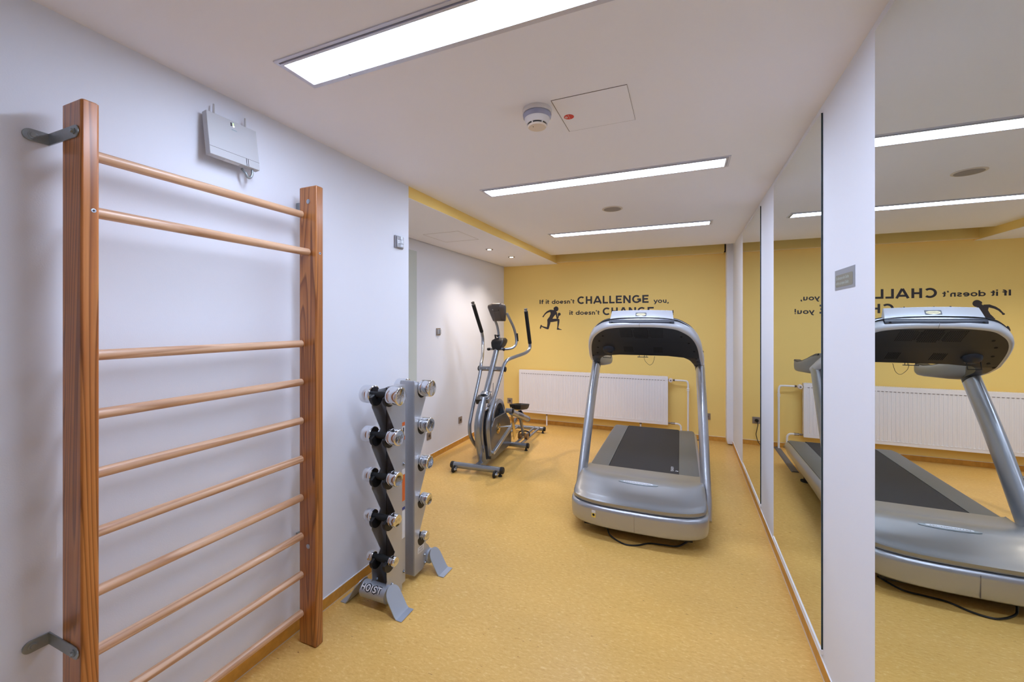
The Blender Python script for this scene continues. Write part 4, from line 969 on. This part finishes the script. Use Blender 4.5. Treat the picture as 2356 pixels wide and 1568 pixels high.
# connecting rods from arm foot to beam
E('connecting_rod', 'ell', MB().bar((0.125, 0.120, 0.180), (0.168, 0.72, 0.395), 0.034, 0.036), bevel=0.005)
E('connecting_rod', 'ell', MB().bar((-0.125, 0.275, 0.170), (-0.168, 0.80, 0.210), 0.030, 0.036), bevel=0.005)
E('rod_joint', 'bolt', MB().cyl((0.085, 0.110, 0.190), (0.145, 0.110, 0.190), 0.017, seg=16))
E('rod_joint', 'bolt', MB().cyl((-0.135, 0.268, 0.175), (-0.085, 0.268, 0.175), 0.017, seg=16))
# pedals
def pedal(uc, vc, zc, pitch):
    c = Vector((uc, vc, zc)); fw = Vector((0, math.cos(pitch), math.sin(pitch))); up = Vector((0, -math.sin(pitch), math.cos(pitch)))
    out = [(-0.060, -0.17), (-0.070, -0.05), (-0.068, 0.10), (-0.045, 0.165), (0.045, 0.165), (0.068, 0.10), (0.070, -0.05), (0.060, -0.17), (0.0, -0.20)]
    def ring(k, h): return [c + X*x*k*1.12 + fw*y*k*1.12 + up*h for x, y in out]
    p = E('pedal', 'black', MB().rings([ring(0.80, -0.035), ring(0.96, -0.015), ring(1.06, 0.026), ring(1.0, 0.028), ring(0.93, 0.004)], cap=True), bevel=0.002)
    MB().rings([ring(0.86, 0.0045), ring(0.86, 0.0075)]).build('foot_grip', grooved_material('brown_foot_grip', (98, 80, 60), (66, 54, 44), 1, 70.0, 0.7) if 'brown_foot_grip' not in MATS else MATS['brown_foot_grip'], p)
pedal(0.125, 1.00, 0.485, math.radians(-9))
pedal(-0.125, 0.80, 0.285, math.radians(6))
E('pedal_bracket', 'ell', MB().bar((0.13, 0.95, 0.44), (0.195, 0.90, 0.39), 0.05, 0.02), bevel=0.003)
E('pedal_bracket', 'ell', MB().bar((-0.13, 0.80, 0.25), (-0.195, 0.80, 0.22), 0.05, 0.02), bevel=0.003)
# ------------------------------------------------------------------ treadmill (local frame: u across, v towards the back wall)
t = thing('treadmill', 'silver treadmill with arched console and black belt facing the camera', 'treadmill', (-0.307, 2.85, 0), math.radians(0.5))
def TMp(name, m, mb, parent=None, **k): return mb.build(name, m, parent or t, **k)
NA = 48
def front(a, hw=0.460, dep=0.30, n=3.0):
    """front outline for a in [-1,1]"""
    th = a*math.pi/2; s_, c_ = math.sin(th), max(math.cos(th), 0.0)
    return (hw*math.copysign(abs(s_)**(2/n), s_), dep*(1 - c_**(2/n)))
def outline(hw, dep, voff, vend, n=3.0, cnt=NA):
    pts = [(front(-1 + 2*k/cnt, hw, dep, n)[0], front(-1 + 2*k/cnt, hw, dep, n)[1] + voff) for k in range(cnt+1)]
    return [( -hw, vend)] + pts + [(hw, vend)]
# lower front shell
mb = MB(); rs = []
for z, i, vo in ((0.086, 0.030, 0.030), (0.089, 0.014, 0.014), (0.100, 0.004, 0.004), (0.130, 0.0, 0.0), (0.200, -0.002, -0.003), (0.218, 0.0, 0.0), (0.226, 0.006, 0.007), (0.229, 0.016, 0.018)):
    rs.append([(u, v, z) for u, v in outline(0.462 - i, 0.215, vo, 0.70)])
mb.rings(rs); TMp('front_shell', 'tm_silver', mb, angle=50)
# seam
TMp('shell_seam', 'rad_slot', MB().box((-0.0008, -0.0045, 0.100), (0.0008, 0.004, 0.216)), smooth=False)
# chassis
TMp('chassis', 'black', MB().box((-0.36, 0.12, 0.045), (0.36, 2.05, 0.10)), smooth=False)
for u, v in ((-0.33, 0.45), (0.33, 0.45), (-0.33, 1.80), (0.345, 1.80)):
    TMp('foot', 'rubber', MB().lathe((u, v, 0.0), Z, [(0, 0.045), (0.012, 0.045), (0.018, 0.02), (0.05, 0.02)], 24))
# hood: grid between front outline and belt edge
def hz(a, s):
    k = [(0.0, 0.262), (0.05, 0.278), (0.14, 0.292), (0.30, 0.316), (0.44, 0.334), (0.52, 0.337), (0.60, 0.330), (0.72, 0.310), (0.86, 0.300), (1.0, 0.297)]
    for i in range(len(k)-1):
        if k[i][0] <= s <= k[i+1][0]:
            f = (s - k[i][0])/(k[i+1][0] - k[i][0]); f = f*f*(3-2*f)*0.5 + f*0.5; z = k[i][1] + (k[i+1][1]-k[i][1])*f; break
    # raised shoulders towards the uprights
    e = max(0.0, (abs(a) - 0.62)/0.38); z += 0.012*e*e*max(0, s - 0.25) - 0.030*e**3*(1 - abs(2*s - 1))
    return z
mb = MB(); rows = []
def hoodpt(a, s):
    fu, fv = front(a, 0.452, 0.225, 3.0); fv += 0.010
    g = math.sin(a*math.pi/2)
    ru = 0.430*math.copysign(abs(g)**(0.75), g); rv = 0.668
    u = fu*(1 - s*s) + ru*s*s if abs(a) > 0 else 0; v = fv*(1 - s) + rv*s
    return u, v
SS = [0, 0.02, 0.05, 0.09, 0.14, 0.2, 0.26, 0.32, 0.38, 0.44, 0.48, 0.52, 0.56, 0.60, 0.66, 0.72, 0.79, 0.86, 0.93, 1.0]
A_ = [-1 + 2*k/NA for k in range(NA+1)]
rows.append([(*hoodpt(a, 0.030), 0.228) for a in A_])
rows.append([(*hoodpt(a, 0.010), 0.234) for a in A_])
rows.append([(*hoodpt(a, 0.0), 0.244) for a in A_])
for s in SS: rows.append([(*hoodpt(a, 0.0 if s == 0 else s*0.985 + 0.015), hz(a, s)) for a in A_])
rows.append([(x, y + 0.004, z - 0.03) for x, y, z in rows[-1]])
mb.rings(rows, cap=False, closed=False); TMp('hood', 'tm_hood', mb, angle=60)
# sides under the hood rim
TMp('hood_base', 'tm_hood', MB().rings([[(u, v, z) for u, v in outline(0.440, 0.225, 0.030, 0.69)] for z in (0.222, 0.240)]), angle=50)
# emblem on the hood
mb = MB(); L_ = 0.138
def on_hood(u, v):
    s = (v - 0.02)/0.65; return Vector((u, v, hz(u/0.46, min(max(s, 0), 1))))
pts = [(L_*math.cos(math.radians(a)), 0.018*math.copysign(abs(math.sin(math.radians(a)))**1.3, math.sin(math.radians(a)))) for a in range(0, 360, 12)]
mb.rings([[on_hood(x, 0.272 + y) + Vector((0, 0, 0.001 + h)) for x, y in pts] for h in (0, 0.003)]); TMp('hood_emblem', 'zinc', mb)
pts = [(0.105*math.cos(math.radians(a)), 0.011*math.copysign(abs(math.sin(math.radians(a)))**0.6, math.sin(math.radians(a)))) for a in range(0, 360, 12)]
mb = MB(); mb.rings([[on_hood(x, 0.272 + y) + Vector((0, 0, 0.0045 + h)) for x, y in pts] for h in (0, 0.0012)]); TMp('emblem_plate', 'lab', mb)
e0 = on_hood(0, 0.272) + Vector((0, 0, 0.0062))
ftext('emblem_lettering', 'TECHNOGYM', 0.018, 'socket_dark', e0, -X, -Y, t, width=0.18)
# deck: belt, foot rails, side frames
TMp('running_belt', 'belt', MB().box((-0.272, 0.64, 0.284), (0.272, 2.150, 0.2905)), smooth=False)
TMp('deck_board', 'black', MB().box((-0.40, 0.60, 0.255), (0.40, 2.14, 0.2838)), smooth=False)
TMp('rear_roller', 'belt', MB().cyl((-0.272, 2.150, 0.245), (0.272, 2.150, 0.245), 0.0455, seg=28))
for s in (-1, 1):
    mb = MB(); rs = []
    for v, dz, du in ((0.60, 0, 0), (0.9, 0, 0), (2.08, 0.0, 0), (2.16, -0.008, 0), (2.20, -0.028, -0.004), (2.215, -0.060, -0.010)):
        rs.append([(s*0.276, v, 0.292 + dz), (s*(0.405 + du), v, 0.296 + dz), (s*(0.425 + du), v, 0.288 + dz), (s*(0.425 + du), v, 0.270 + dz), (s*0.276, v, 0.270 + dz)])
    mb.rings(rs); TMp('foot_rail', 'rail', mb, angle=30)
    mb = MB(); rs = []
    for v, top, bot in ((0.52, 0.284, 0.105), (1.2, 0.284, 0.135), (2.0, 0.284, 0.150), (2.14, 0.276, 0.154), (2.20, 0.255, 0.170), (2.222, 0.225, 0.190)):
        rs.append([(s*0.410, v, top), (s*0.430, v, top - 0.004), (s*0.452, v, top - 0.035), (s*0.452, v, (top+bot)/2), (s*0.430, v, bot), (s*0.36, v, bot), (s*0.36, v, top)])
    mb.rings(rs); TMp('side_frame', 'tm_silver', mb, angle=45)
TMp('rear_cover', 'black', MB().box((-0.40, 2.06, 0.160), (0.40, 2.19, 0.230)), bevel=0.01)
# belt print
bx = Vector((0.225, 0.80, 0.2909))
ftext('belt_lettering', 'TECHNOGYM', 0.030, 'white_txt', bx, Y, -X, t, width=0.115)
mb = MB(); mb.prism([(0.0, 0.0), (0.012, 0.004), (0.02, -0.004), (0.028, 0.010), (0.010, 0.014)], (0.245, 0.755, 0.2908), X, Y, (0,0,0.0004)); TMp('belt_mark', 'white_txt', mb, smooth=False)
# sticker on the front shell
f0 = [p for p in outline(0.462, 0.215, 0.0, 0.7)]
def shell_at(u):
    best = min(outline(0.462, 0.215, 0.0, 0.7, cnt=200), key=lambda p: abs(p[0]-u) + (1 if p[1] > 0.3 else 0)); return best[1]
us = -0.272
P0 = Vector((us - 0.016, shell_at(us - 0.016), 0)); P1 = Vector((us + 0.016, shell_at(us + 0.016), 0)); ax = (P1 - P0).normalized(); nn = Vector((ax.y, -ax.x, 0)); nn = nn if nn.y < 0 else -nn
pc = (P0 + P1)/2 + nn*0.0035
TMp('sticker', 'lab', MB().obox(pc + Z*0.188, ax, Z, nn, 0.0135, 0.009, 0.0006), smooth=False)
TMp('sticker', 'yellow_st', MB().obox(pc + Z*0.164, ax, Z, nn, 0.0145, 0.0145, 0.0006), smooth=False)
TMp('sticker_print', 'gap', MB().lathe(pc + Z*0.167 + nn*0.0005, nn, [(0, 0.0085), (0.0006, 0.0085)], 12), smooth=False)
# uprights
for s in (-1, 1):
    u0 = 0.452*s
    mb = MB(); mb.tube([(u0 + 0.012*s, 0.405, 0.080), (u0 + 0.012*s, 0.46, 0.18), (u0 + 0.006*s, 0.56, 0.36), (u0, 0.80, 0.76), (u0 - 0.010*s, 1.045, 1.13)], [0.030, 0.034, 0.036, 0.036, 0.036], 28, ratio=2.3, wide=(0, 1, 0))
    TMp('upright', 'tm_silver', mb, angle=60)
# ---- console
def lerp_tab(x, tab):
    if x <= tab[0][0]: return tab[0][1]
    for i in range(len(tab)-1):
        if x <= tab[i+1][0]:
            f = (x - tab[i][0])/(tab[i+1][0] - tab[i][0]); return tab[i][1]*(1-f) + tab[i+1][1]*f
    return tab[-1][1]
def zc(v): return lerp_tab(v, [(0.2, 1.600), (0.40, 1.460), (0.56, 1.340), (0.74, 1.212), (0.86, 1.165), (1.0, 1.125), (1.12, 1.100), (1.5, 1.085)])
outer = [(0.0, 0.396), (0.104, 0.398), (0.195, 0.407), (0.262, 0.424), (0.316, 0.460), (0.352, 0.495), (0.380, 0.540), (0.399, 0.590), (0.413, 0.650), (0.423, 0.72), (0.437, 0.83), (0.450, 0.99), (0.457, 1.10)]
inner = [(0.440, 1.155), (0.418, 1.10), (0.400, 1.000), (0.382, 0.890), (0.358, 0.800), (0.312, 0.735), (0.24, 0.720), (0.12, 0.718), (0.0, 0.718)]
half = outer + inner
def smooth_path(p, sub=4):
    out = []
    for i in range(len(p)-1):
        p0 = p[i-1] if i > 0 else (2*p[0][0]-p[1][0], 2*p[0][1]-p[1][1]); p1, p2 = p[i], p[i+1]; p3 = p[i+2] if i+2 < len(p) else (2*p2[0]-p1[0], 2*p2[1]-p1[1])
        for k in range(sub):
            q = k/sub
            out.append(tuple(0.5*((2*p1[j]) + (p2[j]-p0[j])*q + (2*p0[j]-5*p1[j]+4*p2[j]-p3[j])*q*q + (3*p1[j]-p0[j]-3*p2[j]+p3[j])*q**3) for j in (0, 1)))
    out.append(p[-1]); return out
oh = smooth_path(outer, 5)
full_o = [(-u, v) for u, v in reversed(oh[1:])] + oh           # left post -> front -> right post
ih = smooth_path(inner, 3)
full_i = ih + [(-u, v) for u, v in reversed(ih[:-1])]          # right post -> middle -> left post
loop = full_o + full_i
no = len(full_o)
# underside, built as strips across so that it follows the slanting face
bmu = bmesh.new()
def fill_loop(pts, dz=0.0):
    bm = bmesh.new(); vs = [bm.verts.new((u, v, zc(v) + dz)) for u, v in pts]
    f = bm.faces.new(vs); bmesh.ops.triangulate(bm, faces=[f], ngon_method='EAR_CLIP')
    for k in range(2): pass
    V = [tuple(v.co) for v in bm.verts]; F = [tuple(v.index for v in f.verts) for f in bm.faces] if not bm.verts.index_update() else []
    bm.free(); return V, F
# subdivide by v-rows: for each v level find the span inside the loop
def spans(v):
    xs = []
    for i in range(len(loop)):
        a, b = loop[i], loop[(i+1) % len(loop)]
        if (a[1] - v)*(b[1] - v) < 0: xs.append(a[0] + (b[0]-a[0])*(v - a[1])/(b[1]-a[1]))
    return sorted(xs)
def sheet(levels, dz, mb):
    for v0, v1 in zip(levels[:-1], levels[1:]):
        A0, A1 = spans(v0 + 1e-5), spans(v1 - 1e-5)
        if len(A0) == len(A1):
            for i in range(0, len(A0), 2):
                mb.add([(A0[i], v0, zc(v0)+dz), (A0[i+1], v0, zc(v0)+dz), (A1[i+1], v1, zc(v1)+dz), (A1[i], v1, zc(v1)+dz)], [(0, 1, 2, 3)])
lv = [0.3962 + 0.004*k for k in range(5)] + [0.416 + 0.3017*k/50 for k in range(51)]
lv2 = [0.7182 + (1.10 - 0.7182)*k/24 for k in range(25)]
lv3 = [1.1002 + (1.1549 - 1.1002)*k/5 for k in range(6)]
mb = MB(); sheet(lv, 0.0, mb); sheet(lv2, 0.0, mb); sheet(lv3, 0.0, mb)
TMp('console_underside', 'tm_under', mb, smooth=True, angle=60)
# silver rim: section swept along the outer outline
def nrm(P, i):
    a, b = P[max(i-1, 0)], P[min(i+1, len(P)-1)]; d = Vector((b[0]-a[0], b[1]-a[1])).normalized(); return Vector((d.y, -d.x))
rows = []
for i, (u, v) in enumerate(full_o):
    n = nrm(full_o, i)
    if n.y > 0 and abs(u) < 0.3: n = -n
    w = 1.0 if v < 0.8 else max(0.55, 1.0 - (v - 0.8)*1.2)
    # outward direction in the slanting plane
    slope = (zc(v + 0.01) - zc(v - 0.01))/0.02
    o3 = Vector((n.x, n.y, slope*n.y)).normalized(); up3 = Vector((0, -slope, 1)).normalized()
    base = Vector((u, v, zc(v)))
    sec = [(0.0, 0.0), (0.010, -0.001), (0.020, 0.005), (0.027, 0.016), (0.030, 0.032), (0.028, 0.055), (0.022, 0.076), (0.010, 0.090), (-0.006, 0.094), (-0.030, 0.088)]
    rows.append([base + o3*a*w + up3*b*w for a, b in sec])
mb = MB(); mb.rings(rows, cap=False, closed=False); rim = TMp('console_rim', 'tm_light', mb, angle=60)
# dark top edge line and top cover
rows2 = []
for i, (u, v) in enumerate(full_o):
    r_ = rows[i]; up3 = (Vector(r_[8]) - Vector(r_[7])).normalized()
    rows2.append([Vector(r_[7]) + Vector((0,0,0.0005)), Vector(r_[7]) + Vector((0,0.0015,0.005)), Vector(r_[8]) + Vector((0,0,0.007)), Vector(r_[9]) + Vector((0,0,0.004))])
TMp('console_edge', 'navy', MB().rings(rows2, cap=False, closed=False), angle=60)
mb = MB(); sheet(lv, 0.075, mb); sheet(lv2, 0.060, mb); sheet(lv3, 0.05, mb)
TMp('console_top', 'tm_under', mb, angle=60)
# inner lower edge
rows = [[(u, v, zc(v)), (u, v, zc(v) + 0.065)] for u, v in full_i]
TMp('console_inner_edge', 'tm_under', MB().rings(rows, cap=False, closed=False), angle=60)
TMp('console_seam', 'rad_slot', MB().tube([(0.0, 0.385, 1.4655), (0.0, 0.3715, 1.486), (0.0, 0.374, 1.50)], 0.0010, 6), smooth=False)
# vents: rows of small holes
def uface(u, v): 
    sl = (zc(v + 0.01) - zc(v - 0.01))/0.02; up3 = Vector((0, -sl, 1)).normalized(); al = Vector((0, 1, sl)).normalized()
    return Vector((u, v, zc(v))) - up3*0.0008, al, up3
def holes(name, u0, u1, nu, v0, v1, nv, hu, hv):
    mb = MB()
    for i in range(nu):
        for j in range(nv):
            u = u0 + (u1-u0)*i/(nu-1); v = v0 + (v1-v0)*j/(nv-1) if nv > 1 else (v0+v1)/2
            p, al, up3 = uface(u, v); mb.obox(p, X, al, up3, hu, hv, 0.0006)
    TMp(name, 'tm_hole', mb, smooth=False)
holes('vent_grille', -0.148, -0.070, 9, 0.418, 0.500, 8, 0.0024, 0.0030)
holes('vent_grille', -0.036, 0.048, 9, 0.412, 0.508, 9, 0.0032, 0.0036)
holes('vent_grille', -0.062, -0.046, 2, 0.432, 0.49, 6, 0.0030, 0.0034); holes('vent_grille', 0.056, 0.070, 2, 0.432, 0.49, 6, 0.0030, 0.0034)
holes('vent_grille', 0.080, 0.160, 9, 0.418, 0.500, 8, 0.0024, 0.0030)
holes('vent_slots', -0.140, -0.075, 8, 0.610, 0.680, 1, 0.0018, 0.040)
holes('vent_slots', 0.090, 0.150, 8, 0.610, 0.680, 1, 0.0018, 0.040)
for (u, v) in ((-0.291, 0.492), (-0.33, 0.55), (-0.355, 0.63), (-0.37, 0.70), (-0.415, 0.742), (0.292, 0.492), (0.345, 0.56), (0.385, 0.655), (0.404, 0.75), (0.416, 0.82)):
    p, al, up3 = uface(u, v)
    mb = MB(); r0 = 0.0085; mb.rings([[p + X*r0*math.cos(2*math.pi*k/14) + al*r0*math.sin(2*math.pi*k/14) + up3*h for k in range(14)] for h in (-0.0006, 0.0006)]); TMp('screw_hole', 'tm_hole', mb)
# display back standing on the console front
mb = MB(); rows = []
for k in range(21):
    q = -1 + k/10; u = 0.232*q + 0.008; bow = 0.020*q*q
    top = 1.594 - 0.006*q*q; w_ = 0.0 if abs(q) < 0.99 else 0.006
    du = -0.010*q
    rows.append([(u, 0.398 + bow, 1.520), (u + du, 0.440 + bow, top - 0.004), (u + du, 0.446 + bow, top), (u + du, 0.456 + bow, top - 0.002), (u, 0.455 + bow, 1.50), (u, 0.405 + bow, 1.512)])
mb.rings(rows); disp = TMp('display_back', 'tm_light', mb, bevel=0.002, angle=40)
mb = MB(); rows = []
for k in range(21):
    q = -1 + k/10; u = 0.236*q + 0.008; bow = 0.020*q*q
    rows.append([(u, 0.383 + bow, 1.492), (u, 0.385 + bow, 1.505), (u, 0.397 + bow, 1.520), (u, 0.45 + bow, 1.515), (u, 0.45 + bow, 1.485)])
mb.rings(rows); TMp('display_foot', 'navy', mb, bevel=0.002, angle=40)
for u in (-0.205, 0.218): TMp('screw', 'tm_hole', MB().lathe((u, 0.399 + 0.003, 1.499), (0,-1,0), [(0, 0.006), (0.004, 0.006)], 12))
# emblem on display back
dn = Vector((0, -0.87, 0.49)); al = Vector((0, 0.49, 0.87)).normalized(); dn = Vector((0, -al.z, al.y))
ec = Vector((0.008, 0.4235, 1.558)) + dn*0.0012
mb = MB(); mb.prism(rrect(-0.039, -0.016, 0.039, 0.016, 0.003, 3), ec, X, al, dn*0.0014); TMp('display_emblem', 'navy', mb, disp, smooth=False)
mb = MB(); mb.prism([(-0.033, -0.006), (-0.020, -0.010), (0.020, -0.010), (0.033, -0.006), (0.033, 0.006), (0.020, 0.010), (-0.020, 0.010), (-0.033, 0.006)], ec + dn*0.0014, X, al, dn*0.0005); TMp('emblem_field', 'cream', mb, disp, smooth=False)
ftext('emblem_lettering', 'TECHNOGYM', 0.0085, 'socket_dark', ec + dn*0.0020, X, al, disp, width=0.056)
# cup holder bowl under the console with wire hook, cable loop, rear arms
cu = Vector((-0.268, 0.645, zc(0.645)))
mb = MB(); rs = []
for h, r in ((0.0, 0.050), (-0.012, 0.048), (-0.026, 0.042), (-0.036, 0.026), (-0.038, 0.002)):
    rs.append([(cu.x + r*math.cos(2*math.pi*k/24), cu.y + h*0.3 + r*0.75*math.sin(2*math.pi*k/24), zc(cu.y + h*0.3 + r*0.75*math.sin(2*math.pi*k/24)) + h) for k in range(24)])
mb.rings(rs, cap=False); TMp('holder_bowl', 'navy', mb)
TMp('wire_hook', 'black', MB().tube([(-0.312, 0.655, 1.255), (-0.316, 0.650, 1.206), (-0.250, 0.648, 1.203), (-0.246, 0.655, 1.250)], 0.0032, 8, smooth=False))
TMp('hook_clip', 'black', MB().tube([(-0.045, 0.722, 1.213), (0.040, 0.722, 1.213)], 0.0028, 8, smooth=False))
for u in (-0.030, 0.012, 0.028): TMp('hook_clip', 'black', MB().tube([(u, 0.722, 1.213), (u, 0.722, 1.228)], 0.002, 6, smooth=False))
TMp('cable_loop', 'black', MB().tube([(0.006, 0.722, 1.222), (0.014, 0.722, 1.185), (0.040, 0.722, 1.155), (0.058, 0.722, 1.150), (0.078, 0.722, 1.170), (0.092, 0.722, 1.222)], 0.0014, 6))
for s in (-1, 1):
    ad = 0.030 if s > 0 else 0.0
    mb = MB(); rs = []
    for v, uo, ui, z0, z1 in ((0.88, 0.455, 0.420, 1.190, 1.270), (1.00, 0.468, 0.398, 1.120, 1.255), (1.12, 0.478, 0.380, 1.090, 1.230), (1.25, 0.482, 0.372, 1.078, 1.200), (1.42, 0.480, 0.372, 1.068, 1.166), (1.56, 0.474, 0.380, 1.058, 1.150), (1.66, 0.468, 0.388, 1.056, 1.156), (1.70, 0.462, 0.396, 1.064, 1.158), (1.715, 0.452, 0.405, 1.085, 1.145)):
        rs.append([(s*(ui + ad + (uo-ui-ad)*(0.5 + 0.5*math.copysign(abs(math.cos(2*math.pi*k/20))**0.7, math.cos(2*math.pi*k/20)))), v, z0 + (z1-z0)*(0.5 + 0.5*math.copysign(abs(math.sin(2*math.pi*k/20))**0.7, math.sin(2*math.pi*k/20)))) for k in range(20)])
    mb.rings(rs); TMp('hand_rest', 'handrest', mb, angle=60)
    mb = MB(); mb.rings([[(s*(0.400 + ad*0.6), v, z + 0.0035), (s*0.462, v, z + 0.0035), (s*0.466, v, z - 0.012), (s*(0.396 + ad*0.6), v, z - 0.012)] for v, z in ((0.92, 1.262), (1.00, 1.254), (1.12, 1.229), (1.25, 1.199), (1.42, 1.166), (1.56, 1.151), (1.66, 1.156), (1.69, 1.154))]); TMp('grip_pad', 'tm_under', mb, bevel=0.003, angle=60)
    # dark sleeve where the upright enters the console
    TMp('upright_collar', 'tm_under', MB().tube([(s*0.438, 1.020, 1.100), (s*0.436, 1.050, 1.150)], 0.034, 24, smooth=False, ratio=2.3, wide=(0,1,0)))
# power cord: under the machine and out along the front
c = TMp('power_cord', 'black', MB().tube([(-0.20, 0.16, 0.085), (-0.195, 0.125, 0.05), (-0.185, 0.10, 0.022), (-0.165, 0.075, 0.012), (-0.11, 0.035, 0.006), (-0.05, 0.010, 0.0055), (0.02, 0.03, 0.0055), (0.09, 0.085, 0.0055), (0.18, 0.10, 0.0055), (0.27, 0.12, 0.0055), (0.34, 0.22, 0.0055)], 0.0052, 10))
MB().cyl((-0.20, 0.165, 0.095), (-0.193, 0.118, 0.040), 0.012, seg=14).build('cord_strain_relief', 'black', c)
